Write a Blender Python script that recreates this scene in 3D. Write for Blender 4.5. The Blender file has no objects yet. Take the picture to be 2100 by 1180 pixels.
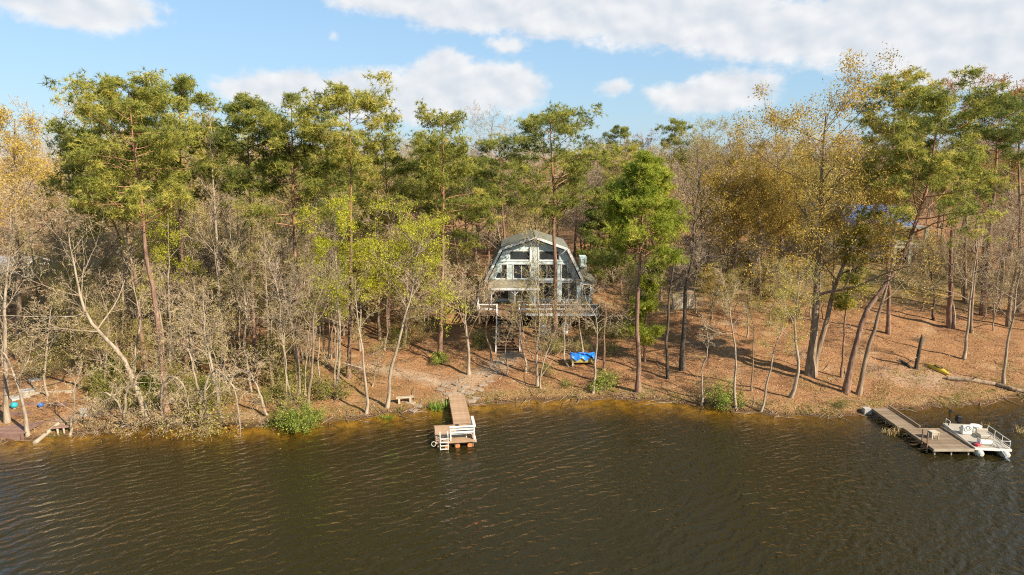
import bpy, math, random, re
import numpy as np
from mathutils import Vector, Matrix

# ------------------------------------------------------------------ camera, sky, sun
SC = bpy.context.scene
COL = SC.collection
F, PITCH, CAMH = 1419.0, math.radians(10.8), 20.0
cam_d = bpy.data.cameras.new('camera')
cam = bpy.data.objects.new('camera', cam_d); COL.objects.link(cam)
cam_d.sensor_width = 36.0; cam_d.lens = 36.0 * F / 2100.0
cam_d.clip_end = 6000; cam_d.clip_start = 0.5
cam.location = (0, 0, CAMH); cam.rotation_euler = (math.radians(90) - PITCH, 0, 0)
SC.camera = cam
SC.view_settings.view_transform = 'Standard'; SC.view_settings.look = 'None'
SC.view_settings.exposure = 1.0; SC.view_settings.gamma = 1.0
SC.view_settings.use_curve_mapping = False
SC.cycles.use_denoising = False; SC.cycles.filter_width = 1.1
SC.cycles.max_bounces = 8; SC.cycles.transparent_max_bounces = 12; SC.cycles.caustics_reflective = False; SC.cycles.caustics_refractive = False

SUN_EL = math.radians(34); SUN_AZ = math.radians(128)      # azimuth clockwise from +Y (the view direction)
sd = Vector((math.sin(SUN_AZ) * math.cos(SUN_EL), math.cos(SUN_AZ) * math.cos(SUN_EL), math.sin(SUN_EL)))
sun_l = bpy.data.lights.new('sun', 'SUN'); sun_l.energy = 4.6; sun_l.angle = math.radians(0.5)
sun_l.color = (1.0, 0.89, 0.73)
sun = bpy.data.objects.new('sun', sun_l); COL.objects.link(sun)
sun.rotation_euler = sd.to_track_quat('Z', 'Y').to_euler()
sun.location = (60, -60, 80)


def ray(px, py):
    x = (px - 1050) / F; u = -(py - 590) / F
    return np.array([x, math.cos(PITCH) + u * math.sin(PITCH), -math.sin(PITCH) + u * math.cos(PITCH)])
def at_z(px, py, z):
    d = ray(px, py); return np.array([0, 0, CAMH]) + d * ((z - CAMH) / d[2])
def at_y(px, py, Y):
    d = ray(px, py); return np.array([0, 0, CAMH]) + d * (Y / d[1])


class NT:
    """tiny helper to write node trees"""
    def __init__(s, tree):
        s.t = tree; s.n = tree.nodes; s.l = tree.links
    def node(s, typ, ins=None, **props):
        n = s.n.new(typ)
        for k, v in props.items(): setattr(n, k, v)
        for k, v in (ins or {}).items(): s.put(n.inputs[k], v)
        return n
    def put(s, sock, v):
        if isinstance(v, bpy.types.NodeSocket): s.l.new(v, sock)
        elif isinstance(v, bpy.types.Node): s.l.new(v.outputs[0], sock)
        else: sock.default_value = v
    def m(s, op, a, b=None, c=None, clamp=False):
        n = s.n.new('ShaderNodeMath'); n.operation = op; n.use_clamp = clamp
        s.put(n.inputs[0], a)
        if b is not None: s.put(n.inputs[1], b)
        if c is not None: s.put(n.inputs[2], c)
        return n.outputs[0]
    def ramp(s, fac, stops, interp='LINEAR'):
        n = s.n.new('ShaderNodeValToRGB'); n.color_ramp.interpolation = interp
        e = n.color_ramp.elements
        while len(e) < len(stops): e.new(0.5)
        for el, (p, c) in zip(e, stops):
            el.position = p; el.color = (*c, 1) if len(c) == 3 else c
        s.put(n.inputs[0], fac); return n.outputs[0]
    def mix(s, fac, a, b, blend='MIX'):
        n = s.n.new('ShaderNodeMix'); n.data_type = 'RGBA'; n.blend_type = blend
        s.put(n.inputs[0], fac)
        s.put(n.inputs[6], (*a, 1) if isinstance(a, tuple) and len(a) == 3 else a)
        s.put(n.inputs[7], (*b, 1) if isinstance(b, tuple) and len(b) == 3 else b)
        return n.outputs[2]
    def noise(s, vec, scale, detail=4, rough=0.55, dim='3D', dist=0.0):
        n = s.n.new('ShaderNodeTexNoise'); n.noise_dimensions = dim
        if vec is not None: s.put(n.inputs['Vector'], vec)
        n.inputs['Scale'].default_value = scale; n.inputs['Detail'].default_value = detail
        n.inputs['Roughness'].default_value = rough; n.inputs['Distortion'].default_value = dist
        return n.outputs['Fac']


def make_world():
    w = bpy.data.worlds.new('World'); SC.world = w; w.use_nodes = True
    t = NT(w.node_tree); t.n.clear()
    out = t.node('ShaderNodeOutputWorld')
    sky = t.node('ShaderNodeTexSky', sky_type='NISHITA', sun_disc=False, sun_elevation=SUN_EL, sun_rotation=SUN_AZ)
    sky.air_density = 1.0; sky.dust_density = 0.25; sky.ozone_density = 3.0; sky.altitude = 100
    tc = t.node('ShaderNodeTexCoord').outputs['Generated']
    sep = t.node('ShaderNodeSeparateXYZ', {0: tc})
    az = t.m('MULTIPLY', t.m('ARCTAN2', sep.outputs[0], sep.outputs[1]), 57.2958)
    el = t.m('MULTIPLY', t.m('ARCSINE', sep.outputs[2]), 57.2958)
    vec = t.node('ShaderNodeCombineXYZ', {0: az, 1: t.m('MULTIPLY', el, 1.35), 2: 0.0}).outputs[0]
    vec2 = t.node('ShaderNodeVectorMath', {0: vec, 1: (0.5, 0.75, 0.0)}, operation='ADD').outputs[0]
    n1 = t.noise(vec, 0.42, 7, 0.6); n2 = t.noise(vec2, 0.42, 7, 0.6)
    nf = t.noise(vec, 1.5, 5, 0.6)
    def pe(px, py, rx, ry, flat=1.0):
        d = ray(px, py); d = d / np.linalg.norm(d)
        return math.degrees(math.atan2(d[0], d[1])), math.degrees(math.asin(d[2])), rx / 24.8, ry / 24.8, flat
    blobs = [pe(930, 180, 150, 62), pe(915, 140, 62, 42), pe(1050, 180, 72, 55), pe(750, 190, 120, 50), pe(600, 185, 120, 42), pe(495, 182, 60, 26), pe(850, 205, 190, 50),
             pe(850, -12, 190, 46), pe(1000, 22, 200, 46), pe(1180, 22, 220, 58), pe(1400, 36, 260, 62), pe(1610, 66, 220, 58), pe(1830, 50, 260, 80), pe(2060, 50, 170, 100),
             pe(1960, 130, 130, 50), pe(2120, 150, 90, 50), pe(1040, 92, 46, 20), pe(1400, 196, 78, 30), pe(1495, 185, 96, 44), pe(1440, 205, 110, 30), pe(1262, 181, 42, 17),
             pe(170, 15, 130, 42), pe(60, -10, 120, 35), pe(685, 70, 12, 8)]
    r = random.Random(5)
    for i in range(16):                                       # the same kind of cumulus goes on all round
        a = 52 + i * 16 + r.uniform(-5, 5)
        if a > 180: a -= 360
        blobs.append((a, r.uniform(2, 11), r.uniform(4, 9), r.uniform(1.4, 3.2), 1))
    dens = None
    for a, e, rx, ry, fl in blobs:
        dx = t.m('MULTIPLY', t.m('SUBTRACT', az, a), 1 / rx); dy = t.m('MULTIPLY', t.m('SUBTRACT', el, e), 1 / ry)
        q = t.m('SQRT', t.m('ADD', t.m('MULTIPLY', dx, dx), t.m('MULTIPLY', dy, dy)))
        q = t.m('SUBTRACT', 1.0, q)
        q = t.m('MULTIPLY', q, min(1.0, ry * 0.55))
        dens = q if dens is None else t.m('SMOOTH_MAX', dens, q, 0.25)
    # higher up, broken cloud by noise
    hi = t.node('ShaderNodeMapRange', {0: el, 1: 13.0, 2: 22.0, 3: -1.6, 4: -0.25}).outputs[0]
    big = t.noise(tc, 2.6, 3, 0.5)
    hi = t.m('ADD', hi, t.m('MULTIPLY', t.m('SUBTRACT', big, 0.5), 3.0))
    dens = t.m('MAXIMUM', dens, hi)
    d1 = t.m('ADD', dens, t.m('MULTIPLY', t.m('SUBTRACT', n1, 0.5), 1.0))
    d1 = t.m('ADD', d1, t.m('MULTIPLY', t.m('SUBTRACT', nf, 0.5), 0.3))
    d1 = t.m('ADD', d1, 0.10)
    alpha = t.node('ShaderNodeMapRange', {0: d1, 1: 0.0, 2: 0.44, 3: 0.0, 4: 1.0}, interpolation_type='SMOOTHSTEP').outputs[0]
    # light side of the billows: density falls off towards the sun side (up and right)
    ns1 = t.noise(vec, 0.42, 4, 0.42); ns2 = t.noise(vec2, 0.42, 4, 0.42)
    lit = t.m('MULTIPLY', t.m('SUBTRACT', ns1, ns2), 1.05)
    thick = t.m('MULTIPLY', t.m('MINIMUM', d1, 1.2), -0.17)
    lum = t.m('ADD', t.m('ADD', 0.80, lit), thick, clamp=True)
    ccol = t.ramp(lum, [(0.0, (2.6, 3.0, 3.6)), (0.45, (3.55, 3.8, 4.15)), (0.8, (4.5, 4.55, 4.65)), (1.0, (5.0, 5.0, 4.95))])
    # thin pale veil low over the trees
    base = t.mix(t.node('ShaderNodeMapRange', {0: el, 1: -2.0, 2: 11.0, 3: 0.8, 4: 0.62}).outputs[0], sky.outputs[0], (1.7, 2.75, 3.85))
    alpha = t.m('MULTIPLY', alpha, 0.94)
    col = t.mix(alpha, base, ccol)
    bg = t.node('ShaderNodeBackground', {0: col, 1: 0.098})
    t.l.new(bg.outputs[0], out.inputs[0])
make_world()

# ------------------------------------------------------------------ materials
def mat(name, fn):
    m = bpy.data.materials.new(name); m.use_nodes = True
    t = NT(m.node_tree); t.n.clear()
    out = t.node('ShaderNodeOutputMaterial')
    t.l.new(fn(t), out.inputs[0]); return m
def pbsdf(t, col, rough=0.8, bump=None, strength=0.5, dist=0.02, metal=0.0, spec=0.3):
    p = t.node('ShaderNodeBsdfPrincipled', {'Base Color': (*col, 1) if isinstance(col, tuple) else col, 'Roughness': rough, 'Metallic': metal, 'Specular IOR Level': spec})
    if bump is not None:
        b = t.node('ShaderNodeBump', {'Height': bump, 'Strength': strength, 'Distance': dist})
        t.l.new(b.outputs[0], p.inputs['Normal'])
    return p.outputs[0]
def objco(t, scale=(1, 1, 1)):
    tc = t.node('ShaderNodeTexCoord').outputs['Object']
    return t.node('ShaderNodeMapping', {0: tc, 3: scale}).outputs[0]
def bark(c1, c2, c3, sc=5.0):
    def f(t):
        v = objco(t, (1, 1, 0.22)); n = t.noise(v, sc, 5, 0.65); n2 = t.noise(objco(t), 0.9, 3)
        c = t.ramp(n, [(0.3, c1), (0.52, c2), (0.72, c3)])
        c = t.mix(t.m('MULTIPLY', n2, 0.4), c, t.mix(0.5, c, c1))
        return pbsdf(t, c, 0.92, n, 0.9, 0.05, spec=0.15)
    return f
def weathered(base, dark, light, sc=1.0, rough=0.75):
    """paint or timber with grain along x and grime"""
    def f(t):
        v = objco(t, (0.6 * sc, 6 * sc, 6 * sc)); n = t.noise(v, 3, 5, 0.6); g = t.noise(objco(t), 1.4 * sc, 5, 0.6)
        oi = t.node('ShaderNodeObjectInfo').outputs['Random']
        c = t.mix(t.node('ShaderNodeMapRange', {0: n, 1: .35, 2: .7}).outputs[0], base, light)
        c = t.mix(t.node('ShaderNodeMapRange', {0: g, 1: .45, 2: .75, 3: 0, 4: .75}).outputs[0], c, dark)
        c = t.mix(t.m('MULTIPLY', oi, 0.6), c, dark)
        return pbsdf(t, c, rough, n, 0.3, 0.01)
    return f
def leaf(stops, trans=0.35, rnd=0.25):
    def f(t):
        a = t.node('ShaderNodeAttribute', attribute_name='tint').outputs['Fac']
        oi = t.node('ShaderNodeObjectInfo').outputs['Random']
        a = t.m('ADD', a, t.m('MULTIPLY', t.m('SUBTRACT', oi, 0.5), rnd))
        c = t.ramp(a, stops)
        d = t.node('ShaderNodeBsdfDiffuse', {0: c}); tr = t.node('ShaderNodeBsdfTranslucent', {0: c})
        return t.node('ShaderNodeMixShader', {0: trans, 1: d.outputs[0], 2: tr.outputs[0]}).outputs[0]
    return f
def plain(c, rough=0.6, metal=0.0, var=0.12):
    def f(t):
        n = t.noise(objco(t), 2.2, 5, 0.65)
        cc = t.mix(t.m('MULTIPLY', n, 0.55), c, tuple(x * (1 - var * 4) if var < 0.2 else x * 0.3 for x in c))
        return pbsdf(t, cc, rough, n, 0.15, 0.01, metal)
    return f

M = {}
M['bark_pine'] = mat('bark_pine', bark((.10, .055, .035), (.25, .15, .10), (.40, .27, .20)))
M['bark_pine_upper'] = mat('bark_pine_upper', bark((.16, .075, .04), (.34, .18, .10), (.46, .27, .17)))
M['bark_pale'] = mat('bark_pale', bark((.17, .13, .09), (.36, .285, .20), (.50, .41, .30), 4))
M['bark_brown'] = mat('bark_brown', bark((.12, .08, .05), (.28, .20, .13), (.42, .32, .22), 4))
M['bark_dark'] = mat('bark_dark', bark((.035, .028, .02), (.10, .08, .06), (.20, .16, .12), 4))
M['twig_pale'] = mat('twig_pale', leaf([(0, (.25, .18, .10)), (.5, (.47, .355, .205)), (1, (.65, .52, .32))], 0.0))
M['twig_brown'] = mat('twig_brown', leaf([(0, (0.200, 0.144, 0.100)), (.5, (0.413, 0.312, 0.219)), (1, (0.587, 0.463, 0.325))], 0.0))
M['twig_olive'] = mat('twig_olive', leaf([(0, (.20, .16, .06)), (.5, (.41, .325, .13)), (1, (.58, .48, .21))], 0.0))
M['needles'] = mat('needles', leaf([(0, (0.112, 0.135, 0.037)), (.35, (0.278, 0.295, 0.067)), (.65, (0.501, 0.470, 0.102)), (1, (0.743, 0.622, 0.168))], 0.5))
M['needles_bright'] = mat('needles_bright', leaf([(0, (0.137, 0.169, 0.027)), (.4, (0.274, 0.326, 0.046)), (.7, (0.437, 0.470, 0.071)), (1, (0.616, 0.568, 0.117))], 0.5))
M['needles_dark'] = mat('needles_dark', leaf([(0, (0.091, 0.119, 0.041)), (.4, (0.215, 0.249, 0.064)), (.7, (0.386, 0.387, 0.094)), (1, (0.590, 0.516, 0.133))], 0.5))
M['catkin'] = mat('catkin', leaf([(0, (0.259, 0.167, 0.033)), (.4, (0.475, 0.324, 0.066)), (.75, (0.648, 0.454, 0.099)), (1, (0.778, 0.583, 0.165))], 0.4))
M['catkin_rust'] = mat('catkin_rust', leaf([(0, (.26, .10, .03)), (.5, (.44, .20, .05)), (1, (.55, .32, .09))], 0.35))
M['bud'] = mat('bud', leaf([(0, (.20, .17, .035)), (.5, (.42, .36, .085)), (1, (.58, .52, .14))], 0.4))
M['bud_brown'] = mat('bud_brown', leaf([(0, (.20, .12, .06)), (.5, (.36, .24, .13)), (1, (.48, .36, .2))], 0.35))
M['lime'] = mat('lime', leaf([(0, (0.235, 0.252, 0.018)), (.4, (0.455, 0.466, 0.032)), (.75, (0.662, 0.631, 0.050)), (1, (0.800, 0.731, 0.101))], 0.45))
M['olive_leaf'] = mat('olive_leaf', leaf([(0, (0.075, 0.094, 0.018)), (.4, (0.175, 0.188, 0.036)), (.75, (0.312, 0.312, 0.066)), (1, (0.450, 0.413, 0.096))], 0.35))
M['green_leaf'] = mat('green_leaf', leaf([(0, (0.077, 0.115, 0.021)), (.4, (0.185, 0.243, 0.044)), (.75, (0.370, 0.410, 0.079)), (1, (0.554, 0.539, 0.141))], 0.35))
M['straw'] = mat('straw', leaf([(0, (.34, .22, .08)), (.5, (.52, .38, .17)), (1, (.64, .52, .28))], 0.3))
M['litter'] = mat('litter', leaf([(0, (.22, .12, .06)), (.4, (.36, .20, .10)), (.75, (.48, .31, .17)), (1, (.60, .45, .29))], 0.1))
M['reed'] = mat('reed', leaf([(0, (.10, .19, .02)), (.5, (.20, .34, .04)), (1, (.34, .44, .07))], 0.4))
M['dock_tan'] = mat('dock_tan', weathered((.42, .27, .16), (.27, .16, .09), (.52, .37, .24)))
M['dock_grey'] = mat('dock_grey', weathered((.25, .175, .11), (.13, .09, .055), (.36, .27, .185)))
M['timber'] = mat('timber', weathered((.30, .17, .09), (.14, .08, .045), (.40, .25, .15)))
M['timber_pale'] = mat('timber_pale', weathered((.46, .38, .27), (.26, .21, .14), (.58, .50, .38)))
M['red_timber'] = mat('red_timber', weathered((.25, .14, .10), (.14, .08, .06), (.34, .21, .16)))
M['orange_float'] = mat('orange_float', weathered((.50, .19, .06), (.28, .11, .05), (.58, .28, .12)))
M['white_paint'] = mat('white_paint', weathered((.76, .74, .70), (.52, .48, .42), (.82, .81, .79), 1, .5))
M['trim_white'] = mat('trim_white', weathered((.78, .79, .77), (.60, .60, .57), (.82, .83, .82), 1, .55))
M['house_blue'] = mat('house_blue', weathered((.58, .70, .68), (.46, .56, .54), (.66, .77, .75), 1, .6))
M['house_pale'] = mat('house_pale', weathered((.50, .58, .57), (.36, .42, .41), (.60, .67, .66), 1, .6))
M['shingle'] = mat('shingle', weathered((.20, .20, .155), (.12, .12, .09), (.27, .27, .21)))
M['porch_roof'] = mat('porch_roof', weathered((.33, .30, .22), (.22, .19, .13), (.42, .38, .29)))
M['metal_roof'] = mat('metal_roof', weathered((.52, .54, .57), (.38, .39, .41), (.62, .64, .67), 1, .4))
M['blue_roof'] = mat('blue_roof', weathered((.10, .19, .42), (.07, .12, .27), (.16, .28, .52), 1, .4))
M['grey_roof'] = mat('grey_roof', weathered((.36, .35, .36), (.22, .22, .24), (.46, .45, .45)))
M['cream_paint'] = mat('cream_paint', weathered((.64, .61, .46), (.46, .43, .32), (.72, .69, .55)))
M['sage_wall'] = mat('sage_wall', weathered((.36, .42, .38), (.24, .28, .25), (.44, .50, .46)))
M['grey_wall'] = mat('grey_wall', weathered((.34, .33, .32), (.20, .19, .18), (.42, .41, .40)))
M['tarp'] = mat('tarp', lambda t: pbsdf(t, t.mix(t.noise(objco(t), 6, 5), (.010, .12, .52), (.03, .26, .78)), 0.35, t.noise(objco(t), 5, 4), 0.5, 0.06))
M['yellow_hull'] = mat('yellow_hull', plain((.44, .36, .11), .5))
M['kayak'] = mat('kayak', plain((.68, .46, .06), .4))
M['glass'] = mat('glass', lambda t: pbsdf(t, t.mix(t.noise(objco(t), .7, 2), (.015, .02, .022), (.05, .055, .055)), 0.05, spec=0.6))
M['dark'] = mat('dark_void', plain((.02, .018, .016), .9))
M['silver'] = mat('silver', plain((.62, .63, .64), .35, 0.85))
M['boat_white'] = mat('boat_white', plain((.76, .74, .68), .35, var=0.08))
M['pontoon'] = mat('pontoon', plain((.72, .66, .52), .35, 0.1))
M['waterline_stain'] = mat('waterline_stain', plain((.62, .40, .12), .5))
M['boat_beige'] = mat('boat_beige', plain((.46, .40, .31), .6))
M['black'] = mat('black', plain((.02, .02, .022), .4))
M['red'] = mat('red', plain((.48, .05, .07), .4))
M['teal'] = mat('teal', plain((.04, .42, .45), .35))
M['blue'] = mat('blue', plain((.05, .16, .45), .4))
M['concrete'] = mat('concrete', weathered((.38, .34, .30), (.32, .29, .25), (.58, .55, .50)))
M['stone'] = mat('stone', weathered((.33, .25, .175), (.22, .16, .11), (.42, .34, .25)))
M['rope'] = mat('rope', plain((.66, .62, .54), .8))
M['path_grey'] = mat('path_grey', plain((.30, .26, .22), .9, 0, .15))
M['car_blue'] = mat('car_blue', plain((.06, .10, .22), .25))
M['clay'] = mat('clay', plain((.42, .20, .11), .9, 0, .1))


def ground_mat(t):
    geo = t.node('ShaderNodeNewGeometry').outputs['Position']
    n1 = t.noise(geo, 0.16, 5, 0.6); n2 = t.noise(geo, 1.1, 5, 0.65); n3 = t.noise(geo, 6.5, 4, 0.7); n4 = t.noise(geo, 0.42, 4, 0.6)
    mp = t.node('ShaderNodeMapping', {0: geo, 1: (31, 7, 0)}).outputs[0]
    n5 = t.noise(mp, 0.30, 5, 0.65)
    c = t.ramp(n3, [(.25, (.15, .070, .028)), (.45, (.285, .143, .064)), (.6, (.39, .215, .102)), (.8, (.50, .33, .175))])
    c = t.mix(t.node('ShaderNodeMapRange', {0: n2, 1: .5, 2: .75, 3: 0, 4: .6}).outputs[0], c, (.20, .095, .05))
    drift = t.noise(t.node('ShaderNodeMapping', {0: geo, 1: (3, 9, 0), 3: (.6, 1.3, 1)}).outputs[0], 0.75, 5, 0.7)
    c = t.mix(t.node('ShaderNodeMapRange', {0: drift, 1: .47, 2: .62, 3: 0, 4: .62}).outputs[0], c, (.185, .088, .042))
    c = t.mix(t.node('ShaderNodeMapRange', {0: n4, 1: .56, 2: .72, 3: 0, 4: .55}).outputs[0], c, (.48, .35, .21))
    c = t.mix(t.node('ShaderNodeMapRange', {0: n5, 1: .57, 2: .72, 3: 0, 4: .5}).outputs[0], c, (.19, .155, .05))
    g = t.node('ShaderNodeAttribute', attribute_name='grass').outputs['Fac']
    gc = t.ramp(n3, [(.3, (.10, .10, .03)), (.6, (.22, .19, .06)), (.8, (.36, .28, .11))])
    c = t.mix(t.m('MULTIPLY', g, t.node('ShaderNodeMapRange', {0: n2, 1: .3, 2: .6}).outputs[0]), c, gc)
    dirt = t.node('ShaderNodeAttribute', attribute_name='dirt').outputs['Fac']
    c = t.mix(t.m('MULTIPLY', dirt, t.node('ShaderNodeMapRange', {0: n2, 1: .25, 2: .6}).outputs[0]), c, t.mix(n3, (.33, .235, .155), (.46, .355, .25)))
    z = t.node('ShaderNodeSeparateXYZ', {0: geo}).outputs[2]
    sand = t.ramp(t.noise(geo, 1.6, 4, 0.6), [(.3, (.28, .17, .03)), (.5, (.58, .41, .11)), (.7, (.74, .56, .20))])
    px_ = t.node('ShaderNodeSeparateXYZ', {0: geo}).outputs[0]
    bed_shade = t.node('ShaderNodeMapRange', {0: t.m('ADD', px_, t.m('MULTIPLY', n4, 14.0)), 1: 22.0, 2: 34.0, 3: 0.0, 4: .85}).outputs[0]  # shade of the right-hand shallows, painted into the bed colour as dark green
    sand = t.mix(bed_shade, sand, (.075, .07, .03))
    mud = t.noise(geo, 0.55, 5, .65)
    sand = t.mix(t.node('ShaderNodeMapRange', {0: mud, 1: .42, 2: .62, 3: 0.0, 4: .8}).outputs[0], sand, (.13, .08, .03))
    c = t.mix(t.node('ShaderNodeMapRange', {0: t.m('ADD', z, t.m('MULTIPLY', n2, .16)), 1: .30, 2: .16, 3: 0.0, 4: .8}).outputs[0], c, (.075, .045, .024))
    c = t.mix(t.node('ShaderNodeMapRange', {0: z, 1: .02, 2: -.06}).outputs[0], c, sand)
    return pbsdf(t, c, 0.95, n3, 0.9, 0.12, spec=0.1)
M['ground'] = mat('ground_litter', ground_mat)


def water_mat(t):
    geo = t.node('ShaderNodeNewGeometry').outputs['Position']
    def wv(rot, sc, scale, det, r=.55, dist=0.3):
        mp = t.node('ShaderNodeMapping', {0: geo, 2: (0, 0, math.radians(rot)), 3: sc}, vector_type='TEXTURE').outputs[0]
        return t.noise(mp, scale, det, r, dist=dist)
    def bands(rot, wl, dist, dscale, det):
        mp = t.node('ShaderNodeMapping', {0: geo, 2: (0, 0, math.radians(rot))}).outputs[0]
        w = t.node('ShaderNodeTexWave', {'Vector': mp, 'Scale': .31416 / wl, 'Distortion': dist, 'Detail': det, 'Detail Scale': dscale, 'Detail Roughness': .6}, wave_type='BANDS', bands_direction='X', wave_profile='SIN')
        return w.outputs['Fac']
    gust = t.noise(geo, 0.07, 3, .6); calm = t.node('ShaderNodeMapRange', {0: gust, 1: .36, 2: .64, 3: .45, 4: 1.2}).outputs[0]
    calm2 = t.node('ShaderNodeMapRange', {0: t.noise(geo, 0.19, 3, .6), 1: .35, 2: .65, 3: .35, 4: 1.2}).outputs[0]
    a = bands(52, 0.95, 9.0, 1.1, 3); b = bands(68, 0.50, 7.0, 1.6, 3); c = wv(38, (1.7, 1.0, 1), 3.2, 4, .6, .4)
    h = t.m('ADD', t.m('MULTIPLY', a, t.m('MULTIPLY', calm2, 0.058)), t.m('MULTIPLY', b, t.m('MULTIPLY', calm, 0.026)))
    h = t.m('ADD', h, t.m('MULTIPLY', c, t.m('MULTIPLY', calm, 0.085)))
    bump = t.node('ShaderNodeBump', {'Height': h, 'Strength': 1.0, 'Distance': 1.0}).outputs[0]
    d = t.node('ShaderNodeAttribute', attribute_name='depth').outputs['Fac']
    att = t.m('POWER', 2.71828, t.m('MULTIPLY', d, -3.3))
    amber = t.mix(t.m('MULTIPLY', d, 1.1, clamp=True), (.90, .76, .38), (.60, .40, .08))
    tr = t.node('ShaderNodeBsdfTransparent', {0: amber})
    murk = t.mix(t.noise(geo, 0.11, 4), (.026, .0195, .0050), (.018, .0150, .0040))
    df = t.node('ShaderNodeBsdfDiffuse', {0: murk, 'Normal': bump})
    body = t.node('ShaderNodeMixShader', {0: t.m('SUBTRACT', 1.0, att), 1: tr.outputs[0], 2: df.outputs[0]})
    gl = t.node('ShaderNodeBsdfGlossy', {0: (1, 1, 1, 1), 'Roughness': 0.06, 'Normal': bump})
    bf = t.node('ShaderNodeNewGeometry').outputs['Backfacing']     # light coming up through the surface is not bent here, so no total reflection either
    fr = t.node('ShaderNodeFresnel', {0: t.m('SUBTRACT', 1.33, t.m('MULTIPLY', bf, 1.33 - 1 / 1.33)), 'Normal': bump})
    return t.node('ShaderNodeMixShader', {0: fr.outputs[0], 1: body.outputs[0], 2: gl.outputs[0]}).outputs[0]
M['water'] = mat('lake_water', water_mat)

# ------------------------------------------------------------------ mesh building
def mesh_np(name, V, quads=None, tris=None, mats=(), qm=None, tm=None, tint=None, smooth=False, attrs=None):
    V = np.asarray(V, np.float32)
    quads = np.zeros((0, 4), np.int32) if quads is None else np.asarray(quads, np.int32)
    tris = np.zeros((0, 3), np.int32) if tris is None else np.asarray(tris, np.int32)
    me = bpy.data.meshes.new(name)
    nq, nt = len(quads), len(tris)
    me.vertices.add(len(V)); me.vertices.foreach_set('co', V.ravel())
    me.loops.add(nq * 4 + nt * 3); me.polygons.add(nq + nt)
    me.loops.foreach_set('vertex_index', np.concatenate([quads.ravel(), tris.ravel()]).astype(np.int32))
    st = np.concatenate([np.arange(nq) * 4, nq * 4 + np.arange(nt) * 3]).astype(np.int32)
    me.polygons.foreach_set('loop_start', st)
    for m in mats: me.materials.append(M[m] if isinstance(m, str) else m)
    mi = np.concatenate([np.zeros(nq, np.int32) if qm is None else np.asarray(qm, np.int32), np.zeros(nt, np.int32) if tm is None else np.asarray(tm, np.int32)])
    me.polygons.foreach_set('material_index', mi)
    if smooth: me.polygons.foreach_set('use_smooth', np.ones(nq + nt, bool))
    if tint is not None:
        a = me.attributes.new('tint', 'FLOAT', 'POINT'); a.data.foreach_set('value', np.asarray(tint, np.float32))
    for k, v in (attrs or {}).items():
        a = me.attributes.new(k, 'FLOAT', 'POINT'); a.data.foreach_set('value', np.asarray(v, np.float32))
    me.update(calc_edges=True)
    return me
def link(name, data, parent=None, loc=None, rotz=0.0, label=None, cat=None, group=None, kind=None):
    o = bpy.data.objects.new(name, data); COL.objects.link(o)
    if parent is not None: o.parent = parent
    if loc is not None: o.location = [float(v) for v in loc]
    if rotz: o.rotation_euler = (0, 0, rotz)
    if label: o['label'] = label
    if cat: o['category'] = cat
    if group: o['group'] = group
    if kind: o['kind'] = kind
    return o
def copy_tree(root, loc, rot=(0, 0, 0), scale=(1, 1, 1), label=None, group=None):
    r = root.copy(); COL.objects.link(r)
    r.location = [float(v) for v in loc]; r.rotation_euler = rot; r.scale = scale
    if label: r['label'] = label
    if group: r['group'] = group
    for ch in root.children:
        c = ch.copy(); COL.objects.link(c); c.parent = r
        for g in ch.children:
            d = g.copy(); COL.objects.link(d); d.parent = c
    return r


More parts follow.
